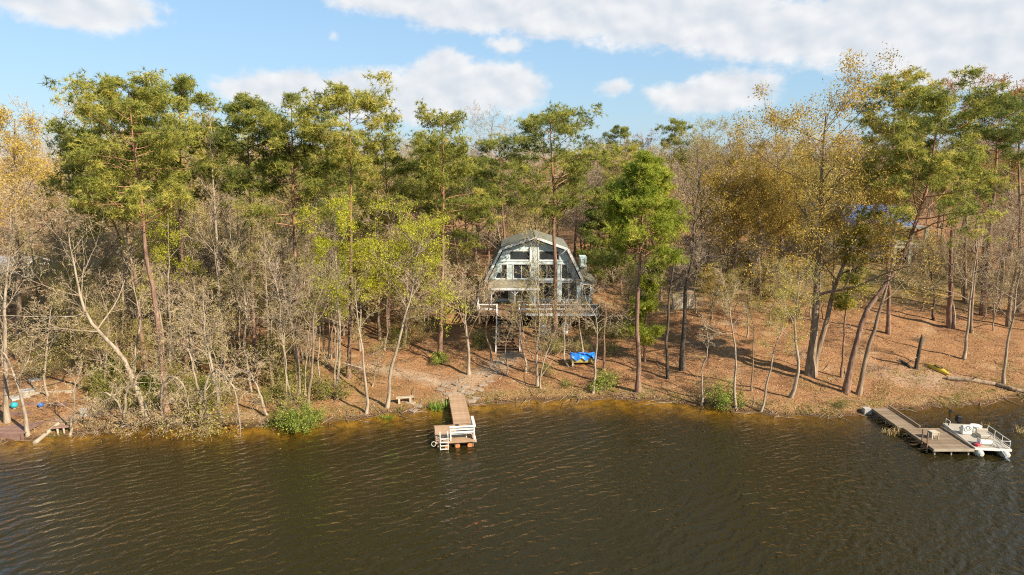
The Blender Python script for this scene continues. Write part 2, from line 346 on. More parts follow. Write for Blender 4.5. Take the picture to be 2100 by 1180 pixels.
class MB:
    """boxes, beams, prisms, tubes gathered into one mesh"""
    def __init__(s): s.v = []; s.f = []; s.mi = []; s.cur = 0
    def add(s, vs, fs):
        b = len(s.v); s.v += [tuple(float(c) for c in p) for p in vs]
        s.f += [tuple(i + b for i in f) for f in fs]; s.mi += [s.cur] * len(fs); return s
    def box(s, x0, x1, y0, y1, z0, z1):
        vs = [(x0, y0, z0), (x1, y0, z0), (x1, y1, z0), (x0, y1, z0), (x0, y0, z1), (x1, y0, z1), (x1, y1, z1), (x0, y1, z1)]
        return s.add(vs, [(3, 2, 1, 0), (4, 5, 6, 7), (0, 1, 5, 4), (1, 2, 6, 5), (2, 3, 7, 6), (3, 0, 4, 7)])
    def beam(s, a, b, w, h):
        a = Vector(a); b = Vector(b); d = (b - a).normalized()
        up = Vector((0, 0, 1)) if abs(d.z) < 0.95 else Vector((0, 1, 0))
        x = d.cross(up).normalized() * (w / 2); y = x.normalized().cross(d) * (h / 2)
        vs = [a - x - y, a + x - y, a + x + y, a - x + y, b - x - y, b + x - y, b + x + y, b - x + y]
        return s.add(vs, [(3, 2, 1, 0), (4, 5, 6, 7), (0, 1, 5, 4), (1, 2, 6, 5), (2, 3, 7, 6), (3, 0, 4, 7)])
    def tube(s, pts, rads, n=8, cap=True):
        pts = [Vector(p) for p in pts]
        if not hasattr(rads, '__len__'): rads = [rads] * len(pts)
        vs = []; fs = []
        for i, p in enumerate(pts):
            d = (pts[min(i + 1, len(pts) - 1)] - pts[max(i - 1, 0)]).normalized()
            up = Vector((0, 0, 1)) if abs(d.z) < 0.9 else Vector((1, 0, 0))
            x = d.cross(up).normalized(); y = x.cross(d)
            for k in range(n):
                a = 2 * math.pi * k / n; vs.append(p + (x * math.cos(a) + y * math.sin(a)) * rads[i])
        for i in range(len(pts) - 1):
            for k in range(n):
                k2 = (k + 1) % n; fs.append((i * n + k, i * n + k2, (i + 1) * n + k2, (i + 1) * n + k))
        if cap: fs.append(tuple(range(n))[::-1]); fs.append(tuple(range((len(pts) - 1) * n, len(pts) * n)))
        return s.add(vs, fs)
    def prism(s, poly, y0, y1):
        """polygon in x,z pulled along y"""
        n = len(poly); vs = [(x, y0, z) for x, z in poly] + [(x, y1, z) for x, z in poly]
        fs = [tuple(range(n)), tuple(range(2 * n - 1, n - 1, -1))] + [(i, i + n, (i + 1) % n + n, (i + 1) % n) for i in range(n)]
        return s.add(vs, fs)
    def build(s, name, m, parent=None, bevel=0.0, **kw):
        me = bpy.data.meshes.new(name); me.from_pydata(s.v, [], s.f); me.update()
        for q in (m if isinstance(m, (list, tuple)) else [m]): me.materials.append(M[q])
        me.polygons.foreach_set('material_index', s.mi)
        o = link(name, me, parent, **kw)
        if bevel:
            b = o.modifiers.new('bevel', 'BEVEL'); b.width = bevel; b.segments = 1; b.limit_method = 'ANGLE'
        return o
def box_obj(name, m, parent, x0, x1, y0, y1, z0, z1, **kw):
    return MB().box(x0, x1, y0, y1, z0, z1).build(name, m, parent, **kw)

# ------------------------------------------------------------------ terrain, water
shore_px = [(0, 908), (60, 898), (150, 895), (230, 880), (300, 872), (480, 875), (640, 868), (760, 856), (880, 838), (960, 832), (1000, 828), (1100, 820), (1250, 818), (1400, 825),
            (1480, 838), (1560, 848), (1650, 854), (1760, 853), (1800, 845), (1900, 838), (2000, 830), (2100, 815)]
SH = np.array([at_z(a, b, 0)[:2] for a, b in shore_px])
SHX = np.concatenate([[-600, -120, -60], SH[:, 0], [60, 120, 600]]); SHY = np.concatenate([[70, 52, 46], SH[:, 1], [60, 75, 150]])
def shore_y(x):
    x = np.asarray(x, float)
    return np.interp(x, SHX, SHY) + 0.22 * np.sin(x * 1.7) + 0.15 * np.sin(x * 3.9 + 1) + 0.08 * np.sin(x * 8.3 + 2)
HD = [-400, -16, -6, -3, 0, 0.35, 1, 4, 10, 20, 35, 60, 100, 150, 300, 2000]; HZ = [-4, -2.3, -.60, -.22, 0, .14, .28, .62, 1.45, 2.85, 4.7, 7.0, 8.6, 9.4, 10, 10]
def ground_h(x, y):
    x = np.asarray(x, float); y = np.asarray(y, float); d = y - shore_y(x)
    h = np.interp(d, HD, HZ)
    b = 0.16 * np.sin(x * .31 + 1) * np.sin(y * .27) + 0.07 * np.sin(x * .9 + y * .4) + .05 * np.sin(x * 1.7 - y * 1.3 + 2) + .03 * np.sin(x * 3.1 + y * 2.7)
    h = h + b * np.clip(d / 3, 0, 1)
    return h
def on_ground(px, py):
    d = ray(px, py); t = 40.0
    for _ in range(4000):
        p = np.array([0, 0, CAMH]) + d * t
        if p[2] <= ground_h(p[0], p[1]): return p
        t += 0.05 if t < 120 else 0.4
    return p
def GP(x, y, dz=0.0): return (x, y, float(ground_h(x, y)) + dz)
def grid_axis(lo, a, b, hi, fine, grow=1.18):
    xs = list(np.arange(a, b + 1e-6, fine)); s = fine; x = b
    while x < hi: s *= grow; x += s; xs.append(x)
    s = fine; x = a
    while x > lo: s *= grow; x -= s; xs.insert(0, x)
    return np.array(xs)
def sheet(xs, ys, zf):
    X, Y = np.meshgrid(xs, ys); Z = zf(X, Y)
    V = np.stack([X, Y, Z], -1).reshape(-1, 3); nx = len(xs)
    i = np.arange((len(ys) - 1) * nx).reshape(-1, nx)[:, :-1].ravel()
    return V, np.stack([i, i + 1, i + 1 + nx, i + nx], -1)
V, Q = sheet(grid_axis(-1500, -62, 62, 1500, .6), grid_axis(20, 44, 100, 3000, .6), ground_h)
def soft(x, y, cx, cy, rx, ry):
    return np.clip(1.3 - np.sqrt(((x - cx) / rx) ** 2 + ((y - cy) / ry) ** 2), 0, 1)
gx, gy = V[:, 0], V[:, 1]; dsh = gy - shore_y(gx)
grass = np.maximum.reduce([soft(gx, gy, 46, 88, 24, 10), soft(gx, gy, 34, 92, 10, 5), 0.5 * soft(gx, gy, 22, 80, 12, 6), 0.55 * np.clip(1 - np.abs(dsh - 1.2) / 1.6, 0, 1), .35 * soft(gx, gy, -24, 56, 16, 7)])
# worn earth: the drive behind, the track down to the dock
def near_line(pts):
    P = np.array(pts); best = np.full(len(gx), 99.0)
    for a, b in zip(P[:-1], P[1:]):
        d = b - a; t = np.clip(((gx - a[0]) * d[0] + (gy - a[1]) * d[1]) / (d @ d), 0, 1)
        best = np.minimum(best, np.hypot(gx - a[0] - t * d[0], gy - a[1] - t * d[1]))
    return best
dirt = np.maximum.reduce([np.clip(1.4 - near_line([(-4.6, 54), (-4.5, 57), (-2.0, 60), (0, 64)]) / 1.1, 0, 1), np.clip(1.3 - near_line([(-4.5, 57), (-9, 58.5), (-14, 60)]) / .9, 0, 1),
                          .9 * np.clip(1.3 - near_line([(20, 77), (21, 84), (23, 92), (28, 104), (60, 118)]) / 1.9, 0, 1), .8 * soft(gx, gy, 36, 58.5, 4, 2.2), .7 * soft(gx, gy, 30, 99, 9, 6), .8 * np.clip(1.2 - near_line([(-34, 49), (-30, 53), (-26, 54)]) / 1.0, 0, 1)])
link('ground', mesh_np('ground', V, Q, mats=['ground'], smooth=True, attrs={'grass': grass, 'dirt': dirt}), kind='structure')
V, Q = sheet(grid_axis(-1500, -62, 62, 1500, .6), grid_axis(-600, 41, 57, 160, .5), lambda X, Y: np.zeros_like(X))
link('lake_water', mesh_np('lake_water', V, Q, mats=['water'], smooth=True, attrs={'depth': np.clip(-ground_h(V[:, 0], V[:, 1]), 0, 4)}), kind='structure')

# ------------------------------------------------------------------ plant growing (vectorised)
def norm(a): return a / np.maximum(np.linalg.norm(a, axis=-1, keepdims=True), 1e-9)
class Plant:
    def __init__(s, seed): s.r = np.random.default_rng(seed); s.parts = {}
    def put(s, part, V, quads=None, tris=None, mi=0, tint=None):
        p = s.parts.setdefault(part, dict(V=[], Q=[], T=[], qm=[], tm=[], ti=[], n=0))
        if quads is not None and len(quads): p['Q'].append(quads + p['n']); p['qm'].append(np.full(len(quads), mi))
        if tris is not None and len(tris): p['T'].append(tris + p['n']); p['tm'].append(np.full(len(tris), mi))
        p['V'].append(V); p['n'] += len(V); p['ti'].append(np.full(len(V), .5) if tint is None else tint)
    def tubes(s, part, P, R, n, mi=0, tint=None):
        B, m, _ = P.shape
        T = np.gradient(P, axis=1); T = norm(T)
        ref = np.where(np.abs(T[:, :1, 2:3]) > .8, np.array([1., 0.13, 0]), np.array([0.1, 0.05, 1.]))
        N = norm(np.cross(T, np.broadcast_to(ref, T.shape))); Bn = np.cross(T, N)
        a = np.arange(n) * 2 * math.pi / n
        ring = P[:, :, None] + R[:, :, None, None] * (np.cos(a)[None, None, :, None] * N[:, :, None] + np.sin(a)[None, None, :, None] * Bn[:, :, None])
        V = ring.reshape(-1, 3)
        b = (np.arange(B) * m * n)[:, None, None] + (np.arange(m - 1) * n)[None, :, None]
        k = np.arange(n)[None, None]; k2 = (k + 1) % n
        Q = np.stack([b + k, b + k2, b + k2 + n, b + k + n], -1).reshape(-1, 4)
        ti = None if tint is None else np.repeat(tint, m * n)
        s.put(part, V, quads=Q, mi=mi, tint=ti)
    def slivers(s, part, P, w, mi=0, tint=None):
        """very thin twigs: P (B,2,3) as one long triangle each"""
        d = P[:, 1] - P[:, 0]; x = norm(np.cross(d, s.r.normal(size=d.shape))) * (np.asarray(w).reshape(-1, 1) / 2)
        V = np.stack([P[:, 0] - x, P[:, 0] + x, P[:, 1]], 1).reshape(-1, 3)
        s.put(part, V, tris=np.arange(len(V)).reshape(-1, 3), mi=mi, tint=None if tint is None else np.repeat(tint, 3))
    def grow(s, P, R, n, t0, t1, L, ang, m, wob, up, rf=.55, tip=.25, Lscale=None, droop=None, rmin=.006):
        r = s.r; B, mp, _ = P.shape
        t = (np.arange(n)[None] + r.uniform(0, 1, (B, n))) / n * (t1 - t0) + t0
        f = t * (mp - 1); i = np.clip(f.astype(int), 0, mp - 2); f = (f - i)[..., None]
        bi = np.arange(B)[:, None]
        p = P[bi, i] * (1 - f) + P[bi, i + 1] * f; tan = norm(P[bi, i + 1] - P[bi, i])
        rad = R[bi, i] * (1 - f[..., 0]) + R[bi, i + 1] * f[..., 0]
        az = r.uniform(0, 6.28, (B, 1)) + np.arange(n)[None] * 2.4 + r.normal(0, .4, (B, n))
        ref = np.where(np.abs(tan[..., 2:3]) > .85, np.array([1., 0, 0]), np.array([0, 0, 1.]))
        u = norm(np.cross(tan, ref)); v = np.cross(tan, u)
        perp = np.cos(az)[..., None] * u + np.sin(az)[..., None] * v
        a = np.radians(r.uniform(ang[0], ang[1], (B, n)))[..., None]
        d = norm(np.cos(a) * tan + np.sin(a) * perp).reshape(-1, 3)
        ln = (L(t) if callable(L) else L * (1 - .45 * t)) * r.uniform(.65, 1.2, (B, n))
        if Lscale is not None: ln = ln * Lscale[:, None]
        ln = ln.reshape(-1); p = p.reshape(-1, 3); rad = np.maximum(np.minimum(rad.reshape(-1) * rf, ln * .017 + .006), rmin)
        out = [p]; st = (ln / (m - 1))[:, None]; upv = np.array([0, 0, 1.])
        for k in range(m - 1):
            d = norm(d + r.normal(0, wob, d.shape) + upv * (up if droop is None else up + droop * k))
            p = p + d * st; out.append(p)
        PP = np.stack(out, 1); RR = rad[:, None] * np.linspace(1, tip, m)[None]
        return PP, RR, t.reshape(-1), ln
    def leaves(s, part, C, n, spread, size, asp=.45, mi=0, hang=0.0, tl=(0, 1), flat=0.0):
        """n leaf-sized triangle pairs round each centre"""
        r = s.r; N = len(C) * n
        c = np.repeat(C, n, 0) + r.normal(0, 1, (N, 3)) * spread * np.array([1, 1, 1 - flat])
        d = norm(r.normal(size=(N, 3)) + np.array([0, 0, -hang])); x = norm(np.cross(d, r.normal(size=(N, 3))))
        sz = (size * r.uniform(.6, 1.3, N))[:, None]
        V = np.stack([c, c + d * sz * .5 + x * sz * asp * .5, c + d * sz, c + d * sz * .5 - x * sz * asp * .5], 1).reshape(-1, 3)
        ti = np.clip(np.repeat(r.normal(.5, .16, len(C)), n) + r.normal(0, .13, N), tl[0], tl[1])
        s.put(part, V, quads=np.arange(N * 4).reshape(-1, 4), mi=mi, tint=np.repeat(ti, 4))
    def tufts(s, part, C, k, length, width, mi=0, tint=None, up=.45):
        r = s.r; N = len(C)
        ax = norm(r.normal(0, .55, (N, 3)) + np.array([0, 0, 1.0]))
        d = norm(np.repeat(ax, k, 0) * up + norm(r.normal(size=(N * k, 3)))); c = np.repeat(C, k, 0) - d * 0.03
        x = norm(np.cross(d, r.normal(size=d.shape))); ln = (length * r.uniform(.7, 1.25, N * k))[:, None]
        mid = c + d * ln * .55
        V = np.stack([c + x * width / 2, c + d * ln - np.array([0, 0, 1]) * ln * .12, c - x * width / 2], 1).reshape(-1, 3)
        ti = r.normal(.5, .17, N) if tint is None else tint
        s.put(part, V, tris=np.arange(N * k * 3).reshape(-1, 3), mi=mi, tint=np.repeat(np.clip(np.repeat(ti, k) + r.normal(0, .07, N * k), 0, 1), 3))
    def meshes(s, mats):
        out = {}
        for part, p in s.parts.items():
            V = np.concatenate(p['V'])
            out[part] = mesh_np(part, V, np.concatenate(p['Q']) if p['Q'] else None, np.concatenate(p['T']) if p['T'] else None, mats[part],
                                np.concatenate(p['qm']) if p['qm'] else None, np.concatenate(p['tm']) if p['tm'] else None, np.concatenate(p['ti']), smooth=(part == 'trunk'))
        return out

def smooth_path(pts, m, rng, wob):
    pts = np.asarray(pts, float); seg = np.concatenate([[0], np.cumsum(np.linalg.norm(np.diff(pts, axis=0), axis=1))]); L = seg[-1]
    tt = np.linspace(0, L, m)
    if len(pts) > 2:
        k = np.linspace(0, L, 60); q = np.stack([np.interp(k, seg, pts[:, j]) for j in range(3)], 1)
        for _ in range(6): q[1:-1] = (q[:-2] + 2 * q[1:-1] + q[2:]) / 4
        P = np.stack([np.interp(tt, k, q[:, j]) for j in range(3)], 1)
    else: P = np.stack([np.interp(tt, seg, pts[:, j]) for j in range(3)], 1)
    w = np.cumsum(rng.normal(0, wob, (m, 3)), 0); w -= np.linspace(0, 1, m)[:, None] * w[-1]; w[:, 2] = 0; w[0] = 0
    return P + w, L
def trunk_radii(r0, m, taper, H):
    t = np.linspace(0, 1, m); R = r0 * (1 - taper * t); R[0] *= 1.45; 
    if m > 10: R[1] *= 1.06
    return R
def sink(P):
    P = P.copy(); P[0] = P[0] - (P[1] - P[0]) / np.linalg.norm(P[1] - P[0]) * .35; return P

def grow_pine(seed, path, r0, cs, Rw, nl=34, shape='loblolly', needles='needles', dens=1.0, kb=10, low=None, wob=.05):
    """path: trunk points relative to the base; cs: where the crown starts along the trunk; Rw: crown radius"""
    g = Plant(seed); r = g.r
    Rw = Rw * (1.45 if shape == 'open' else 1.15); P, H = smooth_path(path, 18, r, wob); R = trunk_radii(r0 * .9, 18, .86, H); P0 = sink(P)
    g.tubes('trunk', P0[None, :11], R[None, :11], 10, 0); g.tubes('trunk', P0[None, 10:], R[None, 10:], 8, 1)
    T, RR = P[None], R[None]
    U = lambda t: np.clip((t - cs) / (1 - cs), 0, 1)
    if shape == 'loblolly': env = lambda t: Rw * (.62 + .42 * np.sin(np.pi * U(t))) * (1 - .55 * (np.clip(U(t) - .7, 0, 1) / .3) ** 1.6)
    elif shape == 'cone': env = lambda t: Rw * np.clip(1.12 - .92 * ((t - cs) / (1 - cs)), .15, 1.0)
    else: env = lambda t: Rw * (.72 + .28 * np.sin(9 * U(t))) * (1 - .62 * (np.clip(U(t) - .45, 0, 1) / .55) ** 1.4)
    L1, R1, t1, ln1 = g.grow(T, RR, int(nl * .95), cs, .99, env, (56, 94), 8, .12, .022, rf=.55, tip=.2, rmin=.02)
    keep = r.uniform(size=len(L1)) > .10; L1, R1, ln1, t1 = L1[keep], R1[keep], ln1[keep], t1[keep]
    g.tubes('trunk', L1, R1, 5, 1)
    ns = int(r.integers(5, 9))                     # dead stubs below the crown
    S, SR, _, _ = g.grow(T, RR, ns, max(.2, cs - .3), cs, .9, (60, 95), 3, .2, 0, rf=.25, rmin=.015); g.tubes('trunk', S, SR, 4, 1)
    n2 = 7
    L2, R2, t2, ln2 = g.grow(L1, R1, n2,   .34, 1.0, .36, (30, 65), 5, .14, .10, rf=.6, Lscale=ln1, rmin=.01)
    g.tubes('trunk', L2, R2, 3, 1)
    ends = np.concatenate([L2[:, -1], L2[::4, 3], L1[:, -1], P[None, -1]])
    cl = []
    nt = max(3, int(11 * dens)); rs = .30
    C = np.repeat(ends, nt, 0) + r.normal(0, 1, (len(ends) * nt, 3)) * np.array([rs, rs, rs * .5]) + np.array([0, 0, .12])
    base_t = np.repeat(r.normal(.48, .19, len(ends)), nt) + r.normal(0, .08, len(C))
    g.tufts('crown', C, kb, .38, .054, 0, base_t)
    return g.meshes({'trunk': ['bark_pine', 'bark_pine_upper'], 'crown': [needles]})

def grow_tree(seed, path, r0, cs, Rw, n1=12, n2=6, n3=5, n4=5, n5=2, bark='bark_pale', twig='twig_pale', leafm=None, nleaf=0, lsize=.13, lspread=.16, asp=.45, up=.04, ang=(38, 74), wob=.09, droop=None, hang=.3, tw=.023, leader=.6, cut=0.0, twob=.07, vine=False, L1f=None):
    g = Plant(seed); r = g.r
    P, H = smooth_path(path, 14, r, twob); R = trunk_radii(r0 * .8, 14, .85, H)
    g.tubes('trunk', sink(P)[None], R[None], 9, 0)
    env = L1f or (lambda t: 1.12 * Rw * np.clip(1.05 - leader * ((t - cs) / (1 - cs)), .2, 1.1))
    L1, R1, t1, ln1 = g.grow(P[None], R[None], n1, cs, .98, env, ang, 9, wob, up, rf=.5, tip=.22, droop=droop, rmin=.018)
    g.tubes('trunk', L1, R1, 6, 0)
    L2, R2, _, ln2 = g.grow(np.concatenate([L1, P[None, -9:]]), np.concatenate([R1, R[None, -9:]]), n2, .25, .98, .60, (28, 58), 6, wob * 1.2, up, rf=.6, tip=.25, Lscale=np.append(ln1, Rw * .7), droop=droop, rmin=.012)
    g.tubes('trunk', L2, R2, 4, 0)
    L3, R3, _, ln3 = g.grow(L2, R2, n3, .2, 1, .55, (25, 60), 4, wob * 1.2, up * .8, rf=.6, tip=.35, Lscale=ln2, droop=droop, rmin=.007)
    g.tubes('crown', L3, R3, 3, 0, np.clip(r.normal(.5, .2, len(L3)), 0, 1))
    L4, R4, _, ln4 = g.grow(L3, R3, n4, .15, 1, .6, (20, 60), 3, .18, up * .6, Lscale=ln3, droop=droop)
    ti = np.clip(r.normal(.5, .22, len(L4)), 0, 1); w = np.maximum(tw, R4[:, 0] * 1.5)
    A = np.concatenate([L4[:, :2], L4[:, 1:3]]); g.slivers('crown', A + 0, np.concatenate([w * 1.25, w]), 0, np.concatenate([ti, ti]))
    tips = L4
    if n5:
        L5, _, _, _ = g.grow(L4, R4, n5, .2, 1, .6, (20, 60), 2, .1, up * .5, Lscale=ln4)
        g.slivers('crown', L5, np.full(len(L5), tw * .8), 0, np.repeat(ti, n5)); tips = L5
    mats = {'trunk': [bark], 'crown': [twig]}
    if leafm and nleaf:
        c = tips[:, -1]
        if cut: c = c[r.uniform(size=len(c)) > cut]
        g.leaves('crown', c, nleaf, lspread, lsize, asp, 1, hang); mats['crown'].append(leafm)
    return g.meshes(mats)

def plant_thing(name, ms, loc, label, cat, group=None):
    root = link(name, None, loc=loc, label=label, cat=cat, group=group); root.empty_display_size = .3
    for part in ('trunk', 'crown'):
        if part in ms: 
            o = link(part, ms[part], root)
            if part == 'crown': o['kind'] = 'stuff'
    return root

def px_path(pts, lean=0.0):
    """trunk points: the first is where the tree meets the ground, the rest lie in the upright plane through it"""
    b = on_ground(*pts[0]); out = [b * 0]
    for (px, py) in pts[1:]: out.append(at_y(px, py, b[1] + lean) - b)
    return b, out

# ------------------------------------------------------------------ the gambrel house
def thing(name, label, cat, loc=(0, 0, 0), rotz=0.0, group=None):
    o = link(name, None, loc=loc, rotz=rotz, label=label, cat=cat, group=group); o.empty_display_size = .3; return o

def window(parent, x0, x1, z0, z1, y, mull=(), frame=.09, m='trim_white', name='window', bars=()):
    """frame with a recessed pane behind it; the wall face is at y and faces -y"""
    f = MB()
    f.box(x0 - frame, x1 + frame, y - .05, y + .03, z0 - frame, z0); f.box(x0 - frame, x1 + frame, y - .05, y + .03, z1, z1 + frame)
    f.box(x0 - frame, x0, y - .05, y + .03, z0, z1); f.box(x1, x1 + frame, y - .05, y + .03, z0, z1)
    for q in mull: f.box(q - .035, q + .035, y - .04, y + .03, z0, z1)
    for q in bars: f.box(x0, x1, y - .038, y + .028, q - .03, q + .03)
    w = f.build(name, m, parent)
    MB().box(x0 - .01, x1 + .01, y + .035, y + .05, z0 - .01, z1 + .01).build('pane', 'glass', w)
    return w

HX, HY, HZ0 = 2.45, 75.0, 4.05            # house axis, front wall, deck level
house = thing('gambrel_house', 'pale blue gambrel-roofed lake house with white trim, tall windows and a raised deck', 'house', (HX, HY, HZ0 - 1.6))
def hz(z): return z + 1.6
D = 7.0
E_, B_, PK = (5.38, 6.5 - HZ0), (3.62, 9.95 - HZ0), (0.0, 11.15 - HZ0)
# walls: the gable end is built of pieces round the window openings, so that the panes sit in real recesses
gable = [(-5.1, hz(0)), (5.1, hz(0)), (5.1, hz(2.35)), (3.45, hz(5.72)), (0, hz(6.9)), (-3.45, hz(5.72)), (-5.1, hz(2.35))]
MB().prism(gable, .30, D).build('wall', 'house_blue', house)
MB().box(-5.0, 5.0, .4, D - .1, 0.0, hz(-.02)).build('foundation', 'dark', house)
# cladding in front of the core, leaving the openings
cl = MB()
def clad(x0, x1, z0, z1, y=.06): cl.box(x0, x1, y, .296, hz(z0), hz(z1))
for s in (-1, 1):
    clad(*sorted((s * 2.35, s * 2.95)), 2.55, 4.25); clad(*sorted((s * 4.75, s * 5.1)), 0, 2.3)
clad(-.42, .42, 2.55, 6.15); clad(-3.4, -.42, 4.25, 4.62); clad(.42, 3.4, 4.25, 4.62)
clad(-5.05, 5.05, 2.3, 2.55); clad(-2.75, -2.2, 0, 2.3); clad(-.5, .35, 0, 2.3); clad(2.35, 2.95, 0, 2.3)
for s in (-1, 1):
    cl.prism([(s * 4.35, hz(2.55)), (s * 5.0, hz(2.55)), (s * 4.14, hz(4.3)), (s * 3.5, hz(4.3))][::s], .06, .296)
    cl.prism([(s * 2.75, hz(4.62)), (s * 3.95, hz(4.62)), (s * 3.42, hz(5.7)), (s * 2.75, hz(5.9))][::s], .06, .296)
cl.build('cladding', 'house_blue', house)
# roof slabs, four of them, each side broken in two slopes
def slab(a, b, t=.22):
    d = Vector((b[0] - a[0], 0, b[1] - a[1])).normalized(); n = Vector((-d.z, 0, d.x)) * t
    if n.z < 0: n = -n
    return MB().prism([(a[0], hz(a[1])), (b[0], hz(b[1])), (b[0] + n.x, hz(b[1]) + n.z), (a[0] + n.x, hz(a[1]) + n.z)], -.45, D + .3)
roof = slab((E_[0], E_[1] - .1), B_).build('roof', 'shingle', house)
slab((-E_[0], E_[1] - .1), (-B_[0], B_[1])).build('roof', 'shingle', house)
slab((B_[0] - .02, B_[1] + .05), (0.0, PK[1])).build('roof', 'shingle', house); slab((-B_[0] + .02, B_[1] + .05), (0.0, PK[1])).build('roof', 'shingle', house)
for a, b in (((E_[0], E_[1] - .1), B_), ((B_[0], B_[1]), (0.03, PK[1] + .1))):
    for s in (-1, 1):
        MB().beam((s * a[0], -.50, hz(a[1]) + .05), (s * b[0], -.50, hz(b[1]) + .05), .07, .26).build('bargeboard', 'trim_white', house)
ch = MB().box(5.2, 5.95, 2.0, 3.6, hz(3.6), hz(4.75)); dm = ch.build('dormer', 'house_blue', house)
window(dm, 5.38, 5.77, hz(3.85), hz(4.5), 1.97)
MB().box(4.7, 6.0, 2.3, 3.4, hz(2.6), hz(3.6)).build('dormer_base', 'shingle', house)
# tall glass
for s in (-1, 1):
    window(house, *sorted((s * .55, s * 2.25)), hz(2.65), hz(4.15), .2, mull=(s * 1.4,))
    window(house, *sorted((s * .55, s * 2.65)), hz(4.72), hz(5.65), .2)
    window(house, *sorted((s * 3.05, s * 3.6)), hz(2.65), hz(4.1), .2)
    window(house, *sorted((s * 3.7, s * 4.2)), hz(2.65), hz(3.3), .2)
window(house, -4.6, -2.85, hz(.35), hz(2.15), .2, mull=(-3.7,)); window(house, -2.1, -.6, hz(.1), hz(2.15), .2, mull=(-1.35,), name='sliding_door')
window(house, .45, 2.25, hz(.35), hz(2.15), .2, mull=(1.0,)); window(house, 3.05, 4.65, hz(.3), hz(2.15), .2, mull=(3.85,))
# white vertical and horizontal trim
for x in (-.44, .44, -2.97, -2.33, 2.33, 2.97): MB().box(x - .05, x + .05, .01, .058, hz(2.5), hz(4.28 if abs(x) > 1 else 6.1)).build('trim_board', 'trim_white', house)
for z in (4.27, 4.6): 
    for a, b in ((-3.75, -.5), (.5, 3.75)): MB().box(a, b, .005, .056, hz(z) - .05, hz(z) + .05).build('trim_board', 'trim_white', house)
MB().box(.5, 5.2, -.02, .054, hz(2.42), hz(2.62)).build('trim_board', 'trim_white', house)
# the porch: a shed roof on posts with small braces
PX0, PX1, PD = -4.75, .35, 2.6
pr = MB(); pr.prism([(0, 0), (0, .12), (PD + .1, -.36), (PD + .1, -.48)], PX0 - .15, PX1 + .15)
pr.v = [(y, .05 - x, hz(2.42) + z) for x, y, z in pr.v]; pr.build('porch_roof', 'porch_roof', house)
MB().box(PX0 - .16, PX1 + .16, -PD - .12, -PD - .07, hz(1.86), hz(2.08)).build('fascia', 'trim_white', house)
MB().box(PX0, PX1, -PD + .05, -PD + .15, hz(1.75), hz(1.9)).build('porch_beam', 'trim_white', house)
for x in (PX0 + .08, PX0 + 2.6, PX1 - .35):
    MB().box(x - .07, x + .07, -PD + .03, -PD + .17, hz(0), hz(1.75)).build('porch_post', 'trim_white', house)
    for s in (-1, 1):
        if PX0 < x + s * .4 < PX1: MB().beam((x + s * .06, -PD + .1, hz(1.38)), (x + s * .42, -PD + .1, hz(1.74)), .06, .07).build('brace', 'trim_white', house)
# wing on the right, a lower roof
MB().box(5.12, 6.6, 1.2, 7, 0, hz(2.1)).build('wing_wall', 'house_pale', house)
wr = MB(); wr.prism([(5.0, hz(2.75)), (7.0, hz(1.95)), (7.0, hz(2.1)), (5.0, hz(2.9))], .8, 7.4); wr.build('wing_roof', 'shingle', house)
window(house, 5.5, 6.3, hz(.5), hz(1.75), 1.13)
# deck: boards one by one, joists, posts, white rails
DX0, DX1, DY = -6.0, 6.4, -5.4
boards = []
bm0 = None
n = 0; y = DY
while y < -.05:
    if bm0 is None:
        bm0 = MB().box(DX0, DX1, 0, .17, -.04, 0).build('deck_board', 'timber', house, loc=(0, y, hz(0)))
    else: link('deck_board', bm0.data, house, loc=(0, y, hz(0)))
    y += .185; n += 1
MB().box(DX0, .0 - 1.0, DY - .05, DY - .003, hz(-.3), hz(-.045)).build('rim_board', 'timber', house)
MB().box(-1.0, DX1, DY - .05, DY - .003, hz(-.3), hz(-.045)).build('rim_board', 'trim_white', house)
for x in (-5.8, -3.95, -1.55, 1.1, 3.6, 5.2, 6.25):
    zz = float(ground_h(HX + x, HY + DY + .15)) - (HZ0 - 1.6)
    MB().box(x - .08, x + .08, DY + .08, DY + .24, zz - .2, hz(-.045)).build('deck_post', 'timber', house)
    MB().box(x - .05, x + .05, DY + .01, DY + .10, hz(0), hz(.92)).build('rail_post', 'trim_white', house) if not -4.2 < x < -1.2 else None
def rails(x0, x1):
    for z in (.42, .9): MB().box(x0, x1, DY - .04, DY + .008, hz(z) - .06, hz(z) + .06).build('rail', 'trim_white', house)
rails(DX0, -4.0); rails(-1.55, DX1)
for z in (.3, .62, .9): MB().box(DX0 - .04, DX0, DY, -.3, hz(z) - .06, hz(z) + .06).build('rail', 'trim_white', house)
MB().box(DX0 + .3, DX1 - .3, -1.2, -1.1, hz(-1.6) - 2.0, hz(-.3)).build('underdeck_screen', 'dark', house)
